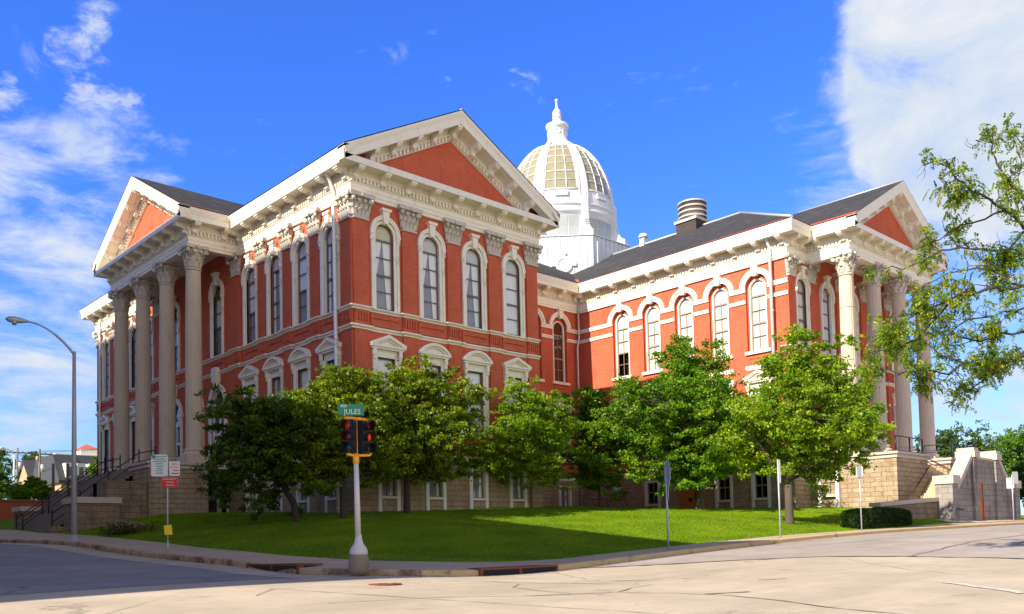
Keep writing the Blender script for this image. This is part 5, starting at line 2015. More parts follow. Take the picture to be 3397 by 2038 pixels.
for i in range(n):
    x0 = 31.6 + 4.0 * i / n
    z1 = 2.35 + (5.25 - 2.35) * (i + 1) / n
    mb.box(x0, 38.95, -17.18, -15.02, 1.5 if i == 0 else z1 - 0.5, z1)
for i in range(3):
    mb.box(30.6 + 0.35 * i, 31.7, -18.0 + 0.2 * i, -15.9, 1.4, 1.98 + 0.13 * i)
n = 9
for i in range(n):
    y0 = -15.0 + 2.1 * i / n
    mb.box(35.15, 38.9, y0, -12.9, 4.5, 5.25 + (6.72 - 5.25) * (i + 1) / n)
part('steps', mb, ['steps'], st2)
mb = MB()
mb.box(36.0, 37.05, fy0 + 0.05, fy0 + 0.14, 2.0, 4.72)
mb.box(36.96, 37.06, fy0 - 0.03, fy0 + 0.14, 2.0, 4.74)
d_ = part('door', mb, ['door'], st2, 'narrow orange wooden door in the stone front')
mb = MB()
mb.box(36.38, 36.82, fy0 + 0.02, fy0 + 0.05, 3.6, 4.35)
sub('door_window', mb.mesh('door_window', ['sash']), d_)
mb = MB()
mb.tube([(31.6, -15.12, 3.75), (35.2, -15.12, 6.05)], 0.035, 6)
for t in (0.1, 0.5, 0.9):
    mb.tube([(31.6 + 3.6 * t, -15.12, 3.75 + 2.3 * t), (31.6 + 3.6 * t, -15.0, 3.68 + 2.3 * t)], 0.025, 6)
mb.tube([(35.3, -13.6, 6.9), (35.3, -15.4, 6.0), (35.4, -16.4, 6.0)], 0.03, 6)
mb.tube([(38.75, -13.0, 7.2), (38.75, -15.3, 5.75)], 0.03, 6)
mb.tube([(38.75, -14.9, 5.9), (38.75, -14.9, 5.2)], 0.03, 6)
mb.tube([(31.15, -17.6, 3.15), (32.3, -18.05, 2.95)], 0.05, 6)
mb.tube([(31.7, -17.85, 3.0), (31.7, -17.85, 2.6)], 0.05, 6)
part('handrail', mb, ['black'], st2)

wl = thing('retaining_wall', 'low limestone wall with a pale cap behind the clipped hedge', 'wall', (27, -16.7, 2.2))
mb = MB()
mb.prism_xz([(23.3, 1.5), (31.5, 1.5), (31.5, 3.52), (23.3, 3.08)], -16.95, -16.5)
part('wall_face', mb, ['stone_old'], wl)
mb = MB()
mb.prism_xz([(23.1, 3.08), (31.62, 3.53), (31.62, 3.76), (23.1, 3.31)], -17.05, -16.4)
part('cap_stone', mb, ['stonecap'], wl)
w3 = thing('boundary_wall', 'pale stone wall along the sidewalk beyond the stone stairhouse', 'wall', (55, -18, 2.3))
mb = MB()
mb.box(45.5, 74, -18.1, -17.6, 1.5, 3.25)
mb.box(45.5, 47, -18.3, -17.5, 1.5, 2.9)
part('wall_face', mb, ['stone'], w3)
mb = MB()
mb.box(45.3, 74, -18.25, -17.45, 3.25, 3.55)
part('cap_stone', mb, ['stonecap'], w3)

rw = thing('brick_wall', 'low red brick wall with a dark cap at the far left', 'wall', (-6, 46, 4.4))
mb = MB()
mb.box(-22, -0.5, 46.0, 46.5, 2.0, 6.05)
part('wall_face', mb, ['brick'], rw)
mb = MB()
mb.box(-22.1, -0.4, 45.9, 46.6, 6.05, 6.2)
part('cap_stone', mb, ['steps_old'], rw)

# ------------------------------------------------------------------ buildings over the street (out of the picture; left two throw the shade, rear two are added to cut sky light)
def block(name, label, x0, x1, y0, y1, z1, floors, bays, matw):
    t = thing(name, label, 'building', ((x0 + x1) / 2, (y0 + y1) / 2, 0.5))
    mb = MB()
    mb.box(x0, x1, y0, y1, -0.5, z1)
    part('wall', mb, [matw], t)
    mb = MB()
    mb.box(x0 - 0.3, x1 + 0.3, y0 + 0.003, y1 - 0.003, z1, z1 + 0.004)
    part('roof', mb, ['slate'], t)
    for f_ in range(floors):
        for b_ in range(bays):
            if (y1 - y0) / bays < 1:
                continue
            yc = y0 + (y1 - y0) * (b_ + 0.5) / bays
            z = 1.5 + (z1 - 2.5) * f_ / floors
            mb = MB()
            mb.box(x1 - 0.1, x1 + 0.05, yc - 0.9, yc + 0.9, z + 0.9, z + 3.0)
            o = part('window', mb, ['frame'], t)
            mb = MB()
            mb.box(x1 - 0.1, x1 + 0.07, yc - 0.78, yc + 0.78, z + 1.02, z + 2.88)
            sub('pane', mb.mesh('pane', ['drumglass']), o)
    return t


SH = math.tan(R(SUN_EL)) / math.cos(R(SUN_A))
TALL = 18.85 + SH * 32
LOWB = 3.0 + SH * (32 + 2.0)
block('office_building', 'tall brick office building across the left street', -46, -32, 0.4, 62, TALL, 5, 9, 'column')
block('rear_sky_blocker', 'long brick block added unseen behind the camera to cut sky light', -2, 70, -66, -54, 6.5, 0, 1, 'tanwall')  # added out of view to hold back blue sky light and bounce warm
block('corner_sky_blocker', 'brick block added unseen on the rear corner to cut sky light', -60, -43, -75, -50, 9.5, 0, 1, 'brick')  # second unseen block, added to lower the sky light from behind
block('shop_building', 'lower brick shop building on the corner across the left street', -46, -32, -20.6, 0.35, LOWB, 3, 3, 'tanwall')

# ------------------------------------------------------------------ street furniture
def put_text(name, body, size, m_, parent, loc, rz, rx=PI / 2):
    me = text_mesh(name, body, size, [m_])
    o = bpy.data.objects.new(name, me)
    COL.objects.link(o)
    o.parent = parent
    o.location = loc
    o.rotation_euler = (rx, 0, rz)
    return o


SX, SY = -13.15, -19.75
zg = zroad(SX, SY) + 0.16
sg = thing('traffic_signal', 'corner traffic signal with an orange top, lit red lenses and a grey pole', 'traffic light', (SX, SY, zg))


def lpart(name, mb, mats, parent, label=None):
    o = bpy.data.objects.new(name, mb.mesh(name, mats))
    COL.objects.link(o)
    o.parent = parent
    if label: o['label'] = label
    return o


TOPZ = 4.12
lean = lambda z: -0.055 * z / 4.0
mb = MB(); mb.smooth = True
mb.lathe((0, 0), [(0.27, -0.1), (0.27, 0.02), (0.245, 0.34), (0.235, 0.37)], 24)
lpart('footing', mb, ['steps_old'], sg)
mb = MB(); mb.smooth = True
mb.lathe((0, 0), [(0.22, 0.37), (0.235, 0.44), (0.205, 0.54), (0.12, 0.66), (0.085, 0.80), (0.08, 0.9)], 24)
mb.tube([(lean(z), 0, z) for z in (0.85, 1.8, 2.75)], [0.078, 0.07, 0.063], 20)
lpart('pole', mb, ['polepaint'], sg)
mb = MB(); mb.smooth = True
mb.tube([(lean(2.7), 0, 2.70), (lean(2.95), 0, 2.95)], 0.08, 20)
mb.tube([(lean(2.9), 0, 2.9), (lean(3.85), 0, 3.86)], 0.055, 14)
mb.tube([(-0.30, 0.0, 2.92), (lean(2.9), 0, 2.90), (0.32, -0.08, 2.92), (0.36, -0.09, 2.97)], 0.036, 10)
mb.tube([(-0.36, 0.0, 3.80), (-0.34, 0, 3.84), (lean(3.8), 0, 3.85), (0.24, -0.05, 3.84), (0.27, -0.05, 3.80)], 0.04, 10)
lpart('bracket', mb, ['orange'], sg, 'orange painted bracket holding the signal heads')


def head(ax, ay, deg, lens3):
    """three-lens head facing its local -y"""
    o = bpy.data.objects.new('signal_head', None)
    F = Face(ax, ay, deg)
    mb = MB(F)
    mb.box(-0.14, 0.14, -0.02, 0.20, 2.96, 3.80)
    for i in range(3):
        z = 3.10 + 0.28 * i
        mb.box(-0.15, 0.15, -0.06, 0.0, z - 0.13, z + 0.13)
        mb.smooth = True
        rows = []
        for y, r_ in ((-0.06, 0.118), (-0.30, 0.125)):
            rows.append([mb.pt((r_ * math.cos(a), y - (0.0 if y > -0.1 else -0.10 * (1 - math.sin(a)) / 2), z + r_ * math.sin(a))) for a in np.linspace(-PI * 0.35, PI * 1.35, 22)])
        for k in range(21):
            mb.face([rows[0][k], rows[0][k + 1], rows[1][k + 1], rows[1][k]])
        mb.smooth = False
    hd = lpart('signal_head', mb, ['black'], sg)
    for i, lm in enumerate(lens3):
        z = 3.66 - 0.28 * i
        mb = MB(F); mb.smooth = True
        prev = None
        for r_, y in ((0.108, -0.065), (0.09, -0.085), (0.05, -0.10), (0.005, -0.105)):
            row = [mb.pt((r_ * math.cos(2 * PI * k / 24), y, z + r_ * math.sin(2 * PI * k / 24))) for k in range(24)]
            if prev:
                for k in range(24):
                    j = (k + 1) % 24
                    mb.face([prev[k], prev[j], row[j], row[k]])
            prev = row
        o = bpy.data.objects.new('lens', mb.mesh('lens', [lm]))
        COL.objects.link(o); o.parent = hd


head(-0.20, 0.02, -62, ['redlit', 'reddim', 'greenlens'])
head(0.26, -0.04, 2, ['reddim', 'amber', 'greenlens'])
ns = bpy.data.objects.new('street_sign', None)
mb = MB()
mb.box(-0.345, 0.345, -0.008, 0.008, 3.93, 4.22)
mb.box(-0.02, 0.02, -0.02, 0.02, 3.85, 3.95)
ns = lpart('street_sign', mb, ['signgreen'], sg, 'green street name sign reading 400 JULES')
ns.location = (-0.01, 0.0, 0)
ns.rotation_euler = (0, R(-2), R(-14))
put_text('sign_text', 'JULES', 0.185, 'signwhite', ns, (0.03, -0.012, 4.015), 0)
put_text('sign_text', '400', 0.115, 'signwhite', ns, (-0.20, -0.012, 4.16), 0)

# street lamps
def street_lamp(label, x, y, z, H, dx, dy, rise, mats, head_w=0.15, r0=0.13, r1=0.075, group=None):
    t = thing('street_lamp', label, 'street lamp', (x, y, z), group)
    mb = MB(); mb.smooth = True
    mb.lathe((0, 0), [(0.24, 0), (0.24, 0.05), (0.16, 0.07), (r0 * 1.15, 0.3)], 16)
    mb.tube([(0, 0, 0.05), (0, 0, H * 0.5), (0, 0, H)], [r0, (r0 + r1) / 2, r1], 16)
    lpart('pole', mb, [mats], t)
    mb = MB(); mb.smooth = True
    P = []
    for i in range(13):
        s_ = i / 12
        P.append((dx * s_ ** 1.15, dy * s_ ** 1.15, H - 0.15 + rise * math.sin(s_ * PI / 2) ** 1.0))
    mb.tube(P, [r1 * 0.75] * 6 + [r1 * 0.55] * 7, 10)
    a_ = lpart('arm', mb, [mats], t)
    mb = MB(); mb.smooth = True
    e = Vector(P[-1]); d = Vector((dx, dy, 0.02)).normalized()
    mb.tube([e - d * 0.1, e + d * 0.15, e + d * 0.42, e + d * 0.68, e + d * 0.80], [0.05, head_w * 0.75, head_w, head_w * 0.8, 0.03], 14)
    mb.tube([e + d * 0.45 + Vector((0, 0, -0.04)), e + d * 0.45 + Vector((0, 0, -0.22))], [head_w * 0.95, head_w * 0.55], 12)
    lpart('lamp_head', mb, [mats], t)
    return t


street_lamp('tall grey lamp post on the sidewalk in front of the left stairs', -13.0, 3.0, zroad(-13.0, 3.0) + 0.13, 8.55, -1.95, 0.2, 1.28, 'galv')


# posted signs
def posted(label, x, y, H, lean_x=0.0, r=0.03, cat='sign', name='sign_post', mats='galv', z=None, group=None):
    z = zroad(x, -21.0 if y > -21.2 and x > -9 else y) + 0.16 if z is None else z
    t = thing(name, label, cat, (x, y, z), 'sign posts along the right sidewalk' if name == 'sign_post' else None)
    mb = MB()
    mb.tube([(0, 0, -0.1), (lean_x, 0, H)], r, 8)
    lpart('post', mb, [mats], t)
    return t, z


def plate(parent, name, w, h, z, deg, front, back='signback', oct_=False, off=0.04, x=0.0, th=0.006, label=None):
    mb = MB()
    if oct_:
        P = [(w / 2 / math.cos(PI / 8) * math.cos(PI / 8 + PI / 4 * i), h / 2 / math.cos(PI / 8) * math.sin(PI / 8 + PI / 4 * i)) for i in range(8)]
    else:
        c = min(w, h) * 0.08
        P = [(-w / 2 + c, -h / 2), (w / 2 - c, -h / 2), (w / 2, -h / 2 + c), (w / 2, h / 2 - c), (w / 2 - c, h / 2), (-w / 2 + c, h / 2), (-w / 2, h / 2 - c), (-w / 2, -h / 2 + c)]
    mb.prism_xz(P, -th, th)
    mb.mi = 1
    mb.poly([(p[0] * 0.985, -th - 0.001, p[1] * 0.985) for p in P])
    o = bpy.data.objects.new(name, mb.mesh(name, [back, front]))
    COL.objects.link(o); o.parent = parent
    a = R(deg)
    o.location = (x * math.cos(a) + off * math.sin(a), x * math.sin(a) - off * math.cos(a), z)
    o.rotation_euler = (0, 0, a)
    if label: o['label'] = label
    return o


t, _z = posted('parking sign post with green, white and red signs and a yellow tag', -12.85, -7.0, 3.55, 0.0, 0.028, name='parking_sign')
o = plate(t, 'sign_plate', 0.60, 0.80, 3.15, -38, 'signwhite', x=-0.27, label='white sign with faded green print')
for k in range(8):
    w = (0.5, 0.42, 0.48, 0.26, 0.3, 0.22, 0.26, 0.24)[k]
    mb = MB()
    mb.box(-w / 2, w / 2, -0.010, -0.008, 0.30 - 0.085 * k, 0.335 - 0.085 * k)
    q = bpy.data.objects.new('print_line', mb.mesh('print_line', ['teal'])); COL.objects.link(q); q.parent = o
mb = MB(); mb.box(-0.28, -0.14, -0.010, -0.008, 0.26, 0.38)
q = bpy.data.objects.new('print_block', mb.mesh('print_block', ['teal'])); COL.objects.link(q); q.parent = o
o = plate(t, 'sign_plate', 0.38, 0.54, 3.03, -38, 'signwhite', x=0.27, label='narrow white no parking sign with red print')
put_text('sign_text', 'NO', 0.13, 'signred', o, (0, -0.010, 0.16), 0)
put_text('sign_text', 'PARKING', 0.075, 'signred', o, (0, -0.010, 0.04), 0)
for k in range(2):
    mb = MB(); mb.box(-0.12 + 0.06 * (1 - k), 0.15, -0.010, -0.008, -0.09 - 0.11 * k, -0.05 - 0.11 * k)
    q = bpy.data.objects.new('print_line', mb.mesh('print_line', ['signred'])); COL.objects.link(q); q.parent = o
o = plate(t, 'sign_plate', 0.60, 0.37, 2.53, -38, 'signred', x=0.08, label='red emergency route sign with white print')
put_text('sign_text', 'EMERGENCY', 0.085, 'signwhite', o, (0, -0.010, 0.11), 0)
put_text('sign_text', 'SNOW', 0.085, 'signwhite', o, (0.02, -0.010, 0.0), 0)
put_text('sign_text', 'ROUTE', 0.085, 'signwhite', o, (0.02, -0.010, -0.11), 0)
mb = MB(); mb.T = Face(0.03, 0, -35)
mb.prism_xz([(-0.12, 0.62), (0.15, 0.62), (0.12, 0.99), (-0.15, 0.96)], -0.06, -0.02)
lpart('tag', mb, ['yellow'], t, 'yellow tag tied round the post')
mb = MB(); mb.tube([(0, 0, -0.02), (0, 0, 0.42)], 0.036, 8)
lpart('sleeve', mb, ['galv'], t)

t, _z = posted('grey post with a stop sign seen edge-on, first post from the corner', -0.75, -20.2, 3.05, 0.0, 0.034)
plate(t, 'sign_plate', 0.75, 0.95, 2.62, 52, 'signback', 'signback', True)
plate(t, 'sign_plate', 0.28, 0.46, 1.95, 46, 'signwhite', 'signback')
t, _z = posted('grey post with a slim sign edge-on in front of the right maple', 6.9, -20.1, 3.15, 0.0, 0.034)
plate(t, 'sign_plate', 0.30, 0.95, 2.65, 48, 'signwhite', 'signback')
t, _z = posted('short post with two plain sign backs beside the clipped hedge', 14.1, -20.1, 2.95, 0.0, 0.032)
plate(t, 'sign_plate', 0.30, 0.46, 2.70, 112, 'signwhite', 'signback', x=0.0)
plate(t, 'sign_plate', 0.34, 0.50, 2.66, -20, 'signback', 'signback', x=0.0)
t, _z = posted('grey post with two sign backs at the far right by the stairhouse', 34.6, -20.1, 2.9, 0.0, 0.035)
plate(t, 'sign_plate', 0.46, 0.75, 2.72, -25, 'signback', 'signback', x=0.22)
plate(t, 'sign_plate', 0.40, 0.66, 2.40, 100, 'signwhite', 'signback', x=0.1)

# storm drains, manhole, litter
def drain(label, pts, kz_, ang):
    t = thing('storm_drain', label, 'storm drain', pts, 'storm drains in the kerb')
    F = Face(0, 0, ang)
    mb = MB(F)
    mb.box(-1.45, 1.45, -0.05, 0.72, 0.14, 0.19)
    mb.box(-1.5, -1.40, -0.07, 0.1, -0.12, 0.19)
    mb.box(1.40, 1.5, -0.07, 0.1, -0.12, 0.19)
    mb.box(-0.05, 0.05, -0.06, 0.0, -0.1, 0.14)
    lpart('frame', mb, ['rust'], t)
    mb = MB(F)
    mb.box(-1.40, -0.05, -0.045, 0.02, -0.10, 0.14)
    mb.box(0.05, 1.40, -0.045, 0.02, -0.10, 0.14)
    lpart('opening', mb, ['dark'], t)
    return t


drain('rusty kerb inlet left of the traffic signal', (-13.46, -15.9, zroad(-13.5, -16.2) + 0.015), 0, -90)
drain('rusty kerb inlet right of the traffic signal', (-8.7, -21.0, zroad(-8.7, -21) + 0.015), 0, 0)
mh = thing('manhole_cover', 'rusty manhole cover in the road near the corner', 'manhole cover', (-14.6, -22.9, zroad(-14.6, -22.9)))
mb = MB(); mb.lathe((0, 0), [(0.36, 0.0), (0.36, 0.018), (0.31, 0.02), (0.30, 0.014), (0.05, 0.014)], 32)
for a in range(6):
    q = PI / 3 * a
    mb.tube([(0.08 * math.cos(q), 0.08 * math.sin(q), 0.016), (0.28 * math.cos(q), 0.28 * math.sin(q), 0.016)], 0.012, 5)
lpart('cover', mb, ['rust'], mh)

# sawhorses by the exhaust hood
for i, (x, y) in enumerate(((26.7, 6.4), (26.8, 4.6))):
    t = thing('sawhorse', ('weathered wooden trestle leaning left under the exhaust hood', 'weathered wooden trestle right under the exhaust hood')[i], 'trestle', (x, y, zlawn(x, y)), 'wooden trestles by the wall')
    mb = MB()
    mb.tube([(0, -0.9, 0.75), (0, 0.9, 0.75)], 0.07, 4)
    lpart('beam', mb, ['wood'], t)
    for sy in (-0.7, 0.7):
        for sx in (-0.35, 0.35):
            mb = MB()
            mb.tube([(0, sy, 0.8), (sx, sy - 0.1, -0.05)], 0.055, 4)
            lpart('leg', mb, ['wood'], t)

# ------------------------------------------------------------------ plants
def leaves_mesh(name, P, size, tone, mats, seed, aspect=0.55, up=0.35, dirs=None):
    """one bent four-cornered leaf at every point"""
    g = np.random.default_rng(seed)
    n = len(P)
    a = g.normal(size=(n, 3))
    if dirs is not None:
        a = dirs + 0.35 * a
    a /= np.linalg.norm(a, axis=1, keepdims=True)
    w = g.normal(size=(n, 3)) + np.array([0, 0, up])
    b = np.cross(a, w)
    b /= np.linalg.norm(b, axis=1, keepdims=True) + 1e-9
    c = np.cross(a, b)
    s = (np.asarray(size) * g.uniform(0.7, 1.3, n))[:, None]
    fold = g.uniform(-0.25, 0.25, n)[:, None] * s
    V = np.empty((n, 4, 3))
    V[:, 0] = P - a * s * 0.5
    V[:, 1] = P + b * s * aspect * 0.5 + c * fold
    V[:, 2] = P + a * s * 0.5
    V[:, 3] = P - b * s * aspect * 0.5 + c * fold
    me = bpy.data.meshes.new(name)
    me.vertices.add(n * 4); me.vertices.foreach_set('co', V.ravel())
    me.loops.add(n * 4); me.loops.foreach_set('vertex_index', np.arange(n * 4))
    me.polygons.add(n); me.polygons.foreach_set('loop_start', np.arange(n) * 4)
    me.update(calc_edges=True)
    at = me.attributes.new('tone', 'FLOAT', 'POINT')
    at.data.foreach_set('value', np.repeat(np.clip(tone, 0, 1), 4).astype(np.float32))
    for mm in mats:
        me.materials.append(M[mm])
    return me


def make_tree(label, base, cen, rad, leaf, seed, nclump=70, nleaf=260, lsize=0.17, trunk_r=0.16, fork=None, bark='bark', name='tree', group=None, curve=(0, 0), clump=(0.5, 0.95), top=0.45, bottom=-0.75, cat='tree', bright=0.0, limbs=7, z=None):
    g = np.random.default_rng(seed)
    bz = zlawn(*base) if z is None else z
    B = np.array([base[0], base[1], bz - 0.05])
    cen = np.array(cen, float); rad = np.array(rad, float)
    t = thing(name, label, cat, tuple(B + np.array([0, 0, 0.05])), group)
    fork = fork if fork is not None else (cen[2] - rad[2] * 0.75)
    # clump centres in an uneven egg
    C = []
    tries = 0
    while len(C) < nclump and tries < 20000:
        tries += 1
        d = g.normal(size=3); d /= np.linalg.norm(d)
        r = g.uniform(0.15, 1.0) ** 0.55
        p = d * r
        if p[2] < bottom: continue
        k = 1 - top * max(0, p[2]) ** 1.3
        lump = 0.86 + 0.20 * math.sin(3.1 * math.atan2(d[1], d[0]) + seed) * math.cos(2.3 * d[2] + seed) + 0.15 * math.sin(5.3 * d[2] + seed * 1.7 + 2 * d[0])
        q = cen + np.array([p[0] * k, p[1] * k, p[2]]) * rad * min(1.12, lump)
        if C and min(np.linalg.norm((q - c) / rad) for c in C) < 0.13: continue
        C.append(q)
    C = np.array(C)
    # trunk
    F0 = np.array([B[0] + curve[0], B[1] + curve[1], fork])
    mid = B * 0.5 + F0 * 0.5 + np.array([-curve[0] * 0.3, -curve[1] * 0.3, 0])
    T = MB()
    top_p = np.array([cen[0] * 0.7 + F0[0] * 0.3, cen[1] * 0.7 + F0[1] * 0.3, cen[2] + rad[2] * 0.55])
    T.tube([tuple(B - [0, 0, 0.2]), tuple(B + [0, 0, 0.15]), tuple(mid), tuple(F0)], [trunk_r * 1.5, trunk_r * 1.12, trunk_r, trunk_r * 0.92], 12)
    trunk_line = [F0 + (top_p - F0) * s_ + g.normal(size=3) * 0.08 for s_ in np.linspace(0, 1, 7)]
    T.tube([tuple(p) for p in trunk_line], list(np.linspace(trunk_r * 0.85, 0.02, 7)), 8)
    L = [(p, trunk_r * (0.8 - 0.6 * i / 6)) for i, p in enumerate(trunk_line)]
    order = np.argsort(-np.linalg.norm((C - cen) / rad, axis=1))
    heads = list(g.choice(order[:max(limbs, len(order) * 2 // 3)], limbs, replace=False))
    for h in heads:
        tgt = C[h]
        lo = [l for l in L[:7] if l[0][2] < tgt[2] + 0.4] or [L[0]]
        s0 = lo[g.integers(0, min(len(lo), 4))]
        p0 = s0[0]
        prev = []
        for i in range(7):
            s_ = i / 6
            q = p0 + (tgt - p0) * s_ + np.array([0, 0, 0.10 * np.linalg.norm(tgt - p0) * math.sin(PI * s_)]) + g.normal(size=3) * 0.06 * (0 < i < 6)
            prev.append(q)
        rr = np.linspace(max(0.03, s0[1] * 0.55), 0.018, 7)
        T.tube([tuple(p) for p in prev], list(rr), 6)
        L += [(p, r_) for p, r_ in zip(prev, rr)]
    LP = np.array([l[0] for l in L])
    for i, c in enumerate(C):
        if i in heads: continue
        dd = np.linalg.norm(LP - c, axis=1) + 0.6 * np.maximum(0, LP[:, 2] - c[2])
        j = int(np.argmin(dd))
        p0 = LP[j]
        m_ = (p0 + c) / 2 + g.normal(size=3) * 0.12 + np.array([0, 0, 0.08])
        r0 = min(0.035, L[j][1] * 0.7)
        T.tube([tuple(p0), tuple(m_), tuple(c)], [r0, r0 * 0.7, 0.010], 5)
    T.smooth = True
    lpart('trunk', MB_shift(T, t), [bark], t)
    # leaves
    Ps = []; tn = []
    for c in C:
        rc = g.uniform(*clump) * (0.8 if np.linalg.norm((c - cen) / rad) > 0.9 else 1.0)
        n = int(nleaf * g.uniform(0.45, 1.2) * (rc / np.mean(clump)) ** 1.6)
        # several sprays inside each clump
        k = max(3, int(rc * 8))
        sub_c = g.normal(size=(k, 3)) * np.array([0.50, 0.50, 0.30]) * rc
        idx = g.integers(0, k, n)
        P = c + sub_c[idx] + g.normal(size=(n, 3)) * np.array([0.19, 0.19, 0.10]) * rc
        Ps.append(P)
        out = np.linalg.norm((P - cen) / rad, axis=1)
        base_t = g.uniform(0.25, 0.62) + bright
        tn.append(np.clip(base_t + g.normal(size=n) * 0.16, 0, 0.93) + (g.random(n) < 0.006) * 0.6)
    P = np.concatenate(Ps); tone = np.concatenate(tn)
    me = leaves_mesh('crown', P - np.array(t.location), lsize, tone, [leaf], seed + 5)
    o = bpy.data.objects.new('crown', me)
    COL.objects.link(o); o.parent = t
    return t


def MB_shift(mb, t):
    l = t.location
    mb.v = [(v[0] - l.x, v[1] - l.y, v[2] - l.z) for v in mb.v]
    return mb


TG = 'trees on the courthouse lawn'
make_tree('wide dark green tree with a curved trunk beside the left portico', (-4.6, -1.9), (-5.75, -1.3, 6.3), (3.3, 2.9, 3.1), 'leaf_dark', 11, 140, 330, 0.17, 0.15, 4.6, 'bark_dark', curve=(-0.75, 0.1), top=0.25, group=TG, bottom=-0.97)
make_tree('broad olive green tree at the building corner behind the traffic signal', (-2.75, -3.0), (-2.9, -3.0, 7.0), (3.75, 2.8, 3.6), 'leaf_olive', 12, 160, 350, 0.17, 0.14, 4.9, 'bark_dark', top=0.22, group=TG, bottom=-0.92)
make_tree('olive green tree with a forked trunk before the gabled front', (1.5, -2.4), (2.3, -2.8, 7.45), (4.7, 2.8, 3.75), 'leaf_olive', 13, 200, 350, 0.17, 0.17, 4.7, 'bark_dark', top=0.25, group=TG, bottom=-0.92, bright=0.04)
make_tree('slim young green tree with a thin trunk at the right end of the gabled front', (11.0, -1.9), (11.0, -2.0, 8.0), (3.5, 2.6, 3.75), 'leaf_lime', 14, 125, 310, 0.17, 0.075, 5.2, 'bark', top=0.45, group=TG, bottom=-0.95)
make_tree('young green tree with pale reddish sprays in the inner corner of the building', (19.0, -0.3), (18.9, -0.6, 8.5), (3.5, 2.8, 4.3), 'leaf_green', 15, 135, 310, 0.18, 0.08, 5.4, 'bark', top=0.50, group=TG, bottom=-0.92, bright=0.06)
make_tree('large round maple in front of the orange basement door', (22.0, -6.06), (21.1, -5.9, 8.7), (6.2, 4.5, 5.6), 'leaf_green', 16, 300, 340, 0.19, 0.25, 5.0, 'bark', top=0.40, group=TG, bottom=-0.80, clump=(0.6, 1.1), bright=0.08)
make_tree('bright maple on the lawn nearest the right portico', (16.0, -15.5), (16.9, -16.2, 7.65), (4.9, 4.1, 4.55), 'leaf_lime', 17, 240, 340, 0.17, 0.20, 4.2, 'bark', top=0.42, group=TG, bottom=-0.88, clump=(0.55, 1.0), bright=0.08)

# the honey locust whose boughs reach in from the right
lt = thing('locust_tree', 'sparse honey locust with twisting dark branches and feathery leaves at the right edge', 'tree', (5.0, -35.3, zroad(5, -34) + 0.15))
LB = np.array(lt.location)
g = np.random.default_rng(5)


def at(u, v, D):
    s = 3397 / 2474
    return np.array(CAMPOS + D * (_f + _r * ((u * s - 1609.64) / 2925.37) - _u * ((v * s - 1657.75) / 2925.37)))


boughs = [
    ([(2700, 830, 23), (2580, 862, 23), (2474, 858, 23.2), (2430, 872, 23.4), (2390, 885, 23.5), (2330, 878, 23.6), (2270, 858, 23.8), (2235, 828, 24), (2190, 800, 24)], 0.085),
    ([(2720, 700, 22), (2560, 680, 21.6), (2474, 690, 21.5), (2380, 700, 21.3), (2300, 722, 21.2), (2230, 748, 21.1), (2160, 785, 21), (2105, 828, 21)], 0.065),
    ([(2700, 640, 24), (2600, 640, 24.3), (2474, 612, 24.5), (2400, 606, 24.8), (2320, 598, 25), (2250, 620, 25.2), (2180, 652, 25.4), (2120, 645, 25.5)], 0.06),
    ([(2680, 600, 23), (2560, 590, 22.7), (2474, 552, 22.5), (2430, 508, 22.4), (2370, 470, 22.2), (2310, 432, 22), (2285, 385, 22), (2230, 400, 22)], 0.07),
    ([(2680, 580, 24), (2560, 540, 24.4), (2474, 480, 24.6), (2425, 420, 24.8), (2395, 365, 25), (2400, 305, 25)], 0.06),
    ([(2700, 560, 25), (2590, 500, 25.5), (2520, 420, 25.5), (2470, 350, 25.8), (2440, 310, 26)], 0.06),
    ([(2660, 760, 25), (2560, 765, 25.5), (2474, 745, 25.8), (2400, 765, 26), (2340, 772, 26.2), (2285, 800, 26.3), (2255, 845, 26.3)], 0.05),
    ([(2474, 860, 23.2), (2430, 880, 23), (2395, 905, 22.8), (2360, 930, 22.7), (2305, 960, 22.6)], 0.03),
    ([(2474, 692, 21.5), (2420, 665, 21.7), (2360, 648, 22), (2290, 660, 22.2), (2230, 690, 22.4)], 0.03),
    ([(2330, 878, 23.6), (2290, 905, 23.4), (2240, 895, 23.2), (2170, 905, 23), (2100, 880, 22.9)], 0.03),
    ([(2480, 800, 24.6), (2420, 805, 24.8), (2370, 825, 25), (2310, 815, 25), (2270, 770, 25.2), (2210, 740, 25.3)], 0.035),
    ([(2300, 722, 21.2), (2260, 770, 21.4), (2215, 820, 21.5), (2150, 850, 21.6), (2090, 855, 21.6)], 0.028),
    ([(2430, 508, 22.4), (2380, 530, 22.8), (2320, 545, 23), (2270, 580, 23.1), (2220, 600, 23.2)], 0.028),
    ([(2474, 560, 23), (2440, 600, 23.4), (2430, 650, 23.8), (2400, 700, 24)], 0.03),
]
T = MB(); T.smooth = True
forkp = LB + np.array([-0.4, 0.2, 4.2])
T.tube([tuple(LB - [0, 0, 0.2]), tuple(LB + [0, 0, 0.3]), tuple(LB + [-0.15, 0.1, 2.2]), tuple(forkp)], [0.34, 0.27, 0.23, 0.21], 14)
tips = []


def fronds_along(pts, dens, spread):
    for a, b in zip(pts[:-1], pts[1:]):
        L_ = np.linalg.norm(b - a)
        for _ in range(g.poisson(dens * L_)):
            p = a + (b - a) * g.random() + g.normal(size=3) * spread
            tips.append(p)


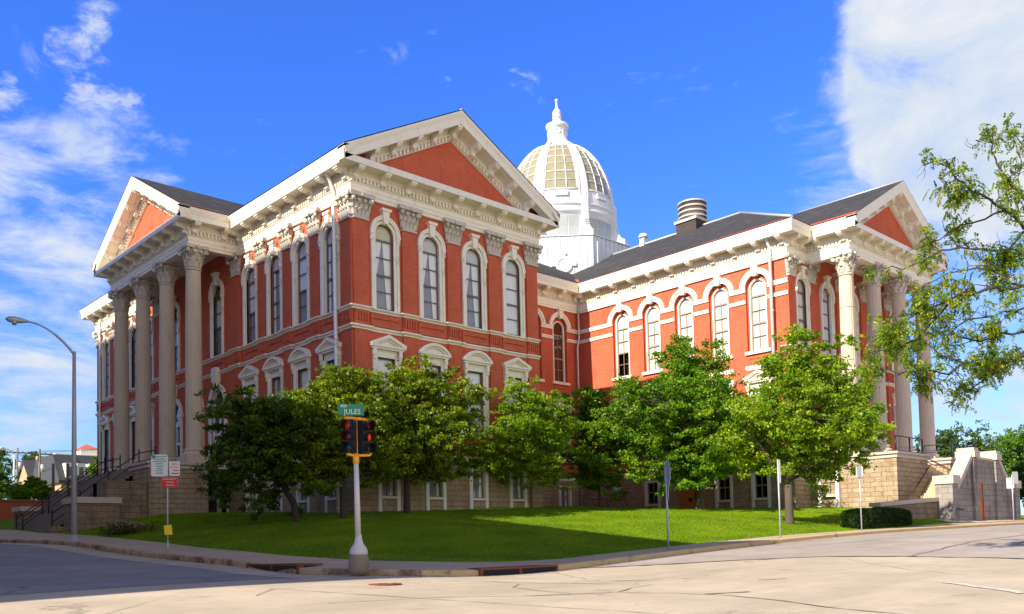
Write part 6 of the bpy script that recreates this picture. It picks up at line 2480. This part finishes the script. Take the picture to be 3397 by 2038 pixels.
for bi, (px, r0) in enumerate(boughs):
    P = [at(*q) for q in px]
    if px[0][0] > 2600:
        h = forkp + np.array([0, 0, 0.25 * bi])
        T.tube([tuple(forkp), tuple(h * 0.6 + P[0] * 0.4), tuple(P[0])], [0.16, r0 * 1.3, r0 * 1.1], 8)
    # refine with kinks
    Q = [P[0]]
    for a, b in zip(P[:-1], P[1:]):
        n = max(2, int(np.linalg.norm(b - a) / 0.22))
        for i in range(1, n + 1):
            Q.append(a + (b - a) * i / n + (g.normal(size=3) * 0.035 if i < n else 0))
    rr = np.linspace(r0, 0.011, len(Q))
    T.tube([tuple(q) for q in Q], list(rr), 7)
    fronds_along(Q[len(Q) // 3:], 4.0, 0.10)
    # twisting twigs
    for i in range(2, len(Q) - 1):
        for _ in range(g.poisson(0.85)):
            d = g.normal(size=3); d[2] = d[2] * 0.7 + 0.12
            fw = Q[min(i + 1, len(Q) - 1)] - Q[i - 1]
            d = d / np.linalg.norm(d) + fw / (np.linalg.norm(fw) + 1e-6) * 0.5
            d /= np.linalg.norm(d)
            L_ = g.uniform(0.35, 1.25)
            n = int(L_ / 0.13) + 2
            W_ = [Q[i]]
            for s_ in range(n):
                d = d + g.normal(size=3) * 0.38
                d /= np.linalg.norm(d)
                W_.append(W_[-1] + d * L_ / n)
            T.tube([tuple(w) for w in W_], list(np.linspace(min(0.016, rr[i] * 0.6), 0.005, len(W_))), 5)
            if g.random() < 0.62:
                fronds_along(W_[len(W_) // 2:], 6.0, 0.07)
            for _k in range(g.poisson(1.2)):
                d2 = g.normal(size=3); d2 /= np.linalg.norm(d2)
                p = W_[g.integers(1, len(W_))]
                V_ = [p]
                for s_ in range(4):
                    d2 = d2 + g.normal(size=3) * 0.4; d2 /= np.linalg.norm(d2)
                    V_.append(V_[-1] + d2 * 0.10)
                T.tube([tuple(w) for w in V_], [0.007, 0.006, 0.005, 0.004, 0.003], 4)
                if g.random() < 0.55:
                    fronds_along(V_, 6.0, 0.06)
lpart('trunk', MB_shift(T, lt), ['bark_dark'], lt)
# feathery fronds: pairs of leaflets along a drooping stalk
Pp = []; dd = []; tone = []
dens_c = [at(2230, 800, 21.5), at(2330, 850, 24), at(2420, 800, 24), at(2440, 640, 23), at(2180, 820, 21.3), at(2440, 480, 24), at(2140, 870, 22), at(2430, 740, 24)]
for p in tips:
    near = min(np.linalg.norm(p - c) for c in dens_c)
    k = 3 if near > 1.1 else (8 if near < 0.6 else 5)
    for _ in range(k):
        d = g.normal(size=3); d[2] -= 0.45; d /= np.linalg.norm(d)
        sd = np.cross(d, g.normal(size=3)); sd /= np.linalg.norm(sd)
        L_ = g.uniform(0.14, 0.28)
        tt = np.clip(g.normal(0.50, 0.2) + (0.35 if g.random() < 0.16 else 0), 0, 1)
        q0 = p + g.normal(size=3) * (0.07 if k == 3 else 0.12)
        for i in range(9):
            s_ = (i + 0.5) / 9
            c = q0 + d * L_ * s_ + np.array([0, 0, -0.10 * s_ * s_])
            for sg in (-1, 1):
                w_ = 0.028 + 0.012 * math.sin(PI * s_)
                Pp.append(c + sd * sg * w_)
                dd.append(sd * sg + d * 0.4)
                tone.append(tt + g.normal() * 0.07)
me = leaves_mesh('crown', np.array(Pp) - np.array(lt.location), 0.078, np.array(tone), ['leaf_locust'], 31, 0.46, 0.8, np.array(dd))
o = bpy.data.objects.new('crown', me)
COL.objects.link(o); o.parent = lt

# clipped hedge
hx0, hx1, hy0, hy1 = 17.9, 24.7, -18.3, -16.95
hz0, hz1 = 1.75, 2.95
hd = thing('clipped_hedge', 'dark green clipped box hedge with rounded ends beside the stone stairs', 'hedge', ((hx0 + hx1) / 2, (hy0 + hy1) / 2, hz0))
g = np.random.default_rng(9)
n = 26000
a = g.uniform(-1, 1, (n, 3))
f_ = g.integers(0, 3, n)
a[np.arange(n), f_] = np.sign(a[np.arange(n), f_])
nr = (np.abs(a) ** 4).sum(1) ** 0.25
a = a / nr[:, None] * (1 + 0.025 * np.sin(9 * a[:, :1] * 3) * np.cos(7 * a[:, 1:2])) * g.uniform(0.90, 1.02, n)[:, None]
P = np.c_[(hx0 + hx1) / 2 + a[:, 0] * (hx1 - hx0) / 2, (hy0 + hy1) / 2 + a[:, 1] * (hy1 - hy0) / 2, (hz0 + hz1) / 2 + a[:, 2] * (hz1 - hz0) / 2 + 0.012 * (a[:, 0] * 3.4)]
me = leaves_mesh('foliage', P - np.array(hd.location), 0.075, g.normal(0.45, 0.2, n), ['leaf_hedge'], 77, 0.6)
o = bpy.data.objects.new('foliage', me); COL.objects.link(o); o.parent = hd

# low dry plant and a boulder on the edge of the lawn
sp = thing('low_shrub', 'straggly half dry shrub at the foot of the left stairs', 'shrub', (-9.9, 5.6, zlawn(-9.9, 5.6)))
g = np.random.default_rng(19)
P = []; D_ = []
for i in range(190):
    az = g.uniform(0, 2 * PI); el = g.uniform(0.25, 1.3)
    d = np.array([math.cos(az) * math.cos(el), math.sin(az) * math.cos(el), math.sin(el)])
    L_ = g.uniform(0.4, 1.0)
    s0 = g.normal(size=3) * np.array([0.45, 0.7, 0])
    for s_ in np.linspace(0.2, 1, 8):
        P.append(s0 + d * L_ * s_ + np.array([0, 0, -0.35 * s_ * s_ * L_])); D_.append(d)
me = leaves_mesh('foliage', np.array(P), 0.17, g.normal(0.45, 0.22, len(P)), ['leaf_dry'], 20, 0.3, 0.4, np.array(D_))
o = bpy.data.objects.new('foliage', me); COL.objects.link(o); o.parent = sp
bo = thing('boulder', 'grey boulder on the lawn beside the left stairs', 'boulder', (-8.9, 7.7, zlawn(-8.9, 7.7)))
mb = MB(); mb.smooth = True
q = random.Random(4)
prev = None
for i in range(9):
    el = -0.5 + (PI / 2 + 0.5) * i / 8
    row = []
    for k in range(14):
        a_ = 2 * PI * k / 14
        r_ = 1 + 0.16 * math.sin(3 * a_ + i) + q.uniform(-0.08, 0.08)
        row.append(mb.pt((0.75 * r_ * math.cos(a_) * math.cos(el), 1.25 * r_ * math.sin(a_) * math.cos(el), 0.42 * math.sin(el) * (1 + 0.15 * math.sin(a_)))))
    if prev:
        for k in range(14):
            j = (k + 1) % 14
            mb.face([prev[k], prev[j], row[j], row[k]])
    prev = row
lpart('stone', mb, ['stone_old'], bo)


# ------------------------------------------------------------------ far things, left
def far_house(label, x0, x1, y0, y1, z0, ze, zr_, matw, along='x', roofm='roofblue', cat='house', name='house'):
    t = thing(name, label, cat, ((x0 + x1) / 2, (y0 + y1) / 2, z0))
    mb = MB(); mb.box(x0, x1, y0, y1, z0 - 2, ze)
    ym_ = (y0 + y1) / 2
    mb.prism_yz([(y0, ze), (y1, ze), (ym_, zr_ - 0.15)], x0, x1)
    lpart('wall', MB_shift(mb, t), [matw], t)
    mb = MB()
    for sy, yy in ((-1, y0), (1, y1)):
        e = 0.4
        k = (zr_ - ze) / (ym_ - y0)
        a = [(x0 - 0.3, yy + sy * e, ze - k * e), (x1 + 0.3, yy + sy * e, ze - k * e), (x1 + 0.3, ym_, zr_), (x0 - 0.3, ym_, zr_)]
        mb.hexa([*a, *[(p[0], p[1], p[2] + 0.18) for p in a]])
    lpart('roof', MB_shift(mb, t), [roofm], t)
    return t


def far_win(t, wins, face='y', name='window', mats='sash'):
    for (c, p, z, w, h) in wins:
        mb = MB()
        if face == 'y':
            mb.box(c - w / 2, c + w / 2, p - 0.08, p + 0.02, z, z + h)
        else:
            mb.box(p - 0.08, p + 0.02, c - w / 2, c + w / 2, z, z + h)
        lpart(name, MB_shift(mb, t), [mats], t)


D0 = 130
h1 = far_house('tan gabled house with a blue grey roof behind the left stairs', 11.3, 23.0, 101, 109, 5, 11.6, 15.2, 'tanwall')
far_win(h1, [(14.5, 101, 8.2, 1.0, 1.8), (17.5, 101, 8.2, 1.0, 1.8)])
mb = MB(); mb.box(13.0, 14.0, 104.5, 105.5, 14, 16.0)
lpart('chimney', MB_shift(mb, h1), ['tanwall'], h1)
mb = MB(); mb.box(15.2, 18.0, 97.6, 101, 3, 11.9)
lpart('bay', MB_shift(mb, h1), ['tanwall'], h1, 'projecting tan brick bay with a flat roof')
mb = MB(); mb.box(15.0, 18.2, 97.4, 101, 11.9, 12.15)
lpart('bay_roof', MB_shift(mb, h1), ['roofblue'], h1)
mans = thing('mansard_house', 'brick house with a dark mansard roof and white dormers behind the left stairs', 'house', (15, 86, 4.8))
mb = MB(); mb.box(12.6, 30, 83, 95, 3, 9.0)
lpart('wall', MB_shift(mb, mans), ['tanwall'], mans)
mb = MB()
mb.prism_yz([(82.6, 9.0), (95.4, 9.0), (95.4, 9.3), (92.5, 12.9), (85.2, 12.9), (82.6, 9.3)], 12.2, 30.4)
lpart('roof', MB_shift(mb, mans), ['roofblue'], mans)
for i, x in enumerate((13.6, 15.0, 16.5)):
    mb = MB(); mb.box(x - 0.5, x + 0.5, 82.7, 85.0, 9.7, 11.6)
    d_ = lpart('dormer', MB_shift(mb, mans), ['frame'], mans)
    mb = MB(); mb.box(x - 0.28, x + 0.28, 82.64, 82.72, 9.9, 11.1)
    o = bpy.data.objects.new('pane', MB_shift(mb, mans).mesh('pane', ['sash'])); COL.objects.link(o); o.parent = d_
mans.location.x -= 2.6
mans.location.z += 1.5
far_win(mans, [(13.4, 83, 5.6, 0.5, 2.4), (14.6, 83, 5.6, 0.7, 2.4), (15.7, 83, 5.6, 0.7, 2.4)], 'y', 'window', 'frame')
wb = thing('apartment_building', 'cream and brick block with a red tiled turret in the far left distance', 'building', (32, 145, 5))
mb = MB(); mb.box(26, 52, 140, 155, 3, 17.2)
lpart('wall', MB_shift(mb, wb), ['tanwall'], wb)
mb = MB(); mb.box(25.6, 52, 139.6, 155, 17.2, 20.2); mb.box(25.2, 52, 139.2, 155, 17.9, 18.3)
lpart('parapet', MB_shift(mb, wb), ['trim'], wb)
mb = MB(); mb.box(30.6, 34.4, 141, 146, 20.2, 21.4)
tw = lpart('turret', MB_shift(mb, wb), ['trim'], wb)
mb = MB(); mb.lathe((32.5, 143.5), [(3.3, 21.4), (0.1, 22.7)], 4, PI / 4)
o = bpy.data.objects.new('turret_roof', MB_shift(mb, wb).mesh('turret_roof', ['tile'])); COL.objects.link(o); o.parent = wb
s_h = far_house('long dark roofed house right beside the brick house behind the left stairs', 20.0, 34, 92, 103, 5, 11.2, 16.0, 'brick')


def upole(label, u, vt, vb, D, arms=True):
    p = at(u, vt, D); b_ = at(u, vb, D)
    t = thing('utility_pole', label, 'utility pole', (b_[0], b_[1], b_[2]), 'utility poles behind the left stairs')
    H = p[2] - b_[2]
    mb = MB(); mb.tube([(0, 0, -1), (0, 0, H)], [0.17, 0.12], 8)
    lpart('pole', mb, ['wood'], t)
    if arms:
        mb = MB(); mb.box(-1.5, 1.5, -0.06, 0.06, H - 0.75, H - 0.58)
        for x in (-1.35, -0.7, 0.7, 1.35):
            mb.tube([(x, 0, H - 0.58), (x, 0, H - 0.36)], 0.05, 6)
        lpart('crossarm', mb, ['wood'], t)
        mb = MB(); mb.tube([(0.35, -0.1, H - 3.0), (0.35, -0.1, H - 2.0)], 0.28, 10)
        lpart('transformer', mb, ['lightmetal'], t)
    return t


upole('wooden utility pole with a crossarm and transformer above the tan house', 95.5, 1084, 1195, 112)
upole('wooden utility pole with a crossarm beside the second street lamp', 42, 1082, 1200, 125)
upole('plain wooden pole in front of the mansard house', 128.5, 1120, 1200, 84, False)
upole('plain wooden pole before the mansard house next to the tall grey lamp', 164, 1120, 1200, 82, False)
pb = at(34, 1212, 118)
street_lamp('smaller white street lamp beyond the low brick wall', pb[0], pb[1], pb[2], 6.4, -1.2, -0.3, 0.75, 'white', 0.22, 0.16, 0.12)
# wires from pole to pole
wr = thing('power_line', 'thin power wires crossing the sky at the far left', 'wire', tuple(at(95.5, 1092, 112)))
wl_ = np.array(wr.location)
for k in range(2):
    mb = MB()
    a = at(95.5, 1090 + 3 * k, 112) - wl_; b = at(42, 1088 + 3 * k, 125) - wl_; c = at(480, 1030, 150) - wl_
    for p, q in ((a, b), (a, c)):
        mb.tube([tuple(p + (q - p) * t - np.array([0, 0, 1.2 * math.sin(PI * t)])) for t in np.linspace(0, 1, 14)], 0.022, 4)
    lpart('wire', mb, ['black'], wr)

for (lab, u, v, D, rx, rz, sd, lf) in (
        ('dense green tree at the far left edge behind the brick wall', 0, 1175, 105, 2.6, 2.6, 41, 'leaf_far'),
        ('pale green tree behind the tan house at far left', 78, 1130, 175, 4.0, 3.0, 42, 'leaf_far'),
        ('dark tree behind the far left street lamp', -8, 1122, 165, 4.5, 3.6, 43, 'leaf_far'),
        ('bright bushy tree in front of the tan house at far left', 82, 1178, 92, 1.25, 1.6, 44, 'leaf_lime'),
        ('small pale bush above the low brick wall at far left', 108, 1193, 80, 0.8, 0.8, 45, 'leaf_lime'),
        ('bush at the foot of the second street lamp', 50, 1195, 80, 0.8, 0.7, 47, 'leaf_lime'),
        ('green tree peeping beside the left end of the courthouse', 230, 1133, 110, 1.2, 1.5, 46, 'leaf_lime')):
    c = at(u, v, D)
    make_tree(lab, (c[0], c[1]), c, (rx, rx, rz), lf, sd, int(38 + rx * 5), 130, 0.34, 0.14, c[2] - rz * 0.7, 'bark', z=min(4.6, c[2] - rz), clump=(0.25, 0.5) if rx < 2 else (0.6, 1.1), top=0.35, limbs=5)
for (lab, x, y, zc, rx, rz, sd) in (
        ('large green tree behind the right portico stairs', 72, -3, 8.9, 4.8, 5.0, 51), ('large dark green tree at the far right edge behind the stairhouse', 76, -10, 8.8, 5.0, 5.2, 52),
        ('green tree between the two big trees at the far right', 84, -2, 8.0, 5.5, 5.0, 53), ('leafy tree at the far right beyond the stone wall', 66, -13.5, 6.3, 3.3, 3.2, 54)):
    make_tree(lab, (x, y), (x, y, zc), (rx, rx, rz), 'leaf_far' if sd != 52 else 'leaf_green', sd, 90, 210, 0.30, 0.25, zc - rz * 0.75, 'bark', z=3.2, clump=(0.8, 1.5), top=0.4, limbs=6)

# ------------------------------------------------------------------ grass on the lawn
g = np.random.default_rng(3)
n = 330000
q = np.c_[g.uniform(-10.8, 27.9, n), g.uniform(-18.45, 8.9, n)]
cor = (q[:, 0] < -8.8) & (q[:, 1] < -16.5) & (np.hypot(q[:, 0] + 8.8, q[:, 1] + 16.5) > 2.0)
inb = (q[:, 0] > -0.1) & (q[:, 0] < 13.9) & (q[:, 1] > -0.1)
pod = (q[:, 0] < -2) & (q[:, 1] > 9)
near = g.random(n) < np.clip(1.25 - 0.022 * np.hypot(q[:, 0] + 20, q[:, 1] + 30), 0.25, 1)
q = q[~cor & ~inb & ~pod & near]
z = LAWN(q[:, 0], q[:, 1])
h = g.uniform(0.05, 0.10, len(q))
patch = 0.5 + 0.18 * np.sin(q[:, 0] * 1.3 + 2 * np.sin(q[:, 1] * 0.7)) + 0.12 * np.sin(q[:, 1] * 2.1 + q[:, 0] * 0.4)
dirs = g.normal(size=(len(q), 3)) * 0.45 + np.array([0, 0, 1.0])
me = leaves_mesh('grass', np.c_[q, z + h * 0.4], h, patch + g.normal(0, 0.16, len(q)), ['blade'], 8, 0.22, 0.0, dirs)
tag(place('grass', me), 'short mown grass covering the courthouse lawn', 'grass', kind='stuff')

g = np.random.default_rng(77)
n = 1500
k = g.integers(0, NK - 2, n)
t_ = g.uniform(-0.45, -0.02, n) ** 1
far_ = g.random(n) < 0.25
t_ = np.where(far_, g.uniform(0.1, 2.6, n), -np.abs(g.normal(0, 0.22, n)) - 0.03)
d = ki[k] - ko[k]
d = d / np.linalg.norm(d, axis=1, keepdims=True)
q = ko[k] + d * t_[:, None] + (ko[k + 1] - ko[k]) * g.random((n, 1))
keep = (q[:, 1] < 20) & (q[:, 0] < 45)
q = q[keep]; t_ = t_[keep]
z = ROAD(q[:, 0], q[:, 1]) + np.where(t_ > 0, 0.17 + 0.02 * t_, 0.012)
dirs = g.normal(size=(len(q), 3)) * np.array([1, 1, 0.15])
me = leaves_mesh('leaf_litter', np.c_[q, z], 0.055, g.normal(0.6, 0.25, len(q)), ['leaf_dry'], 78, 0.6, 4.0, dirs)
tag(place('leaf_litter', me), 'dry leaves scattered along the kerb and gutter', 'leaf litter', kind='stuff')
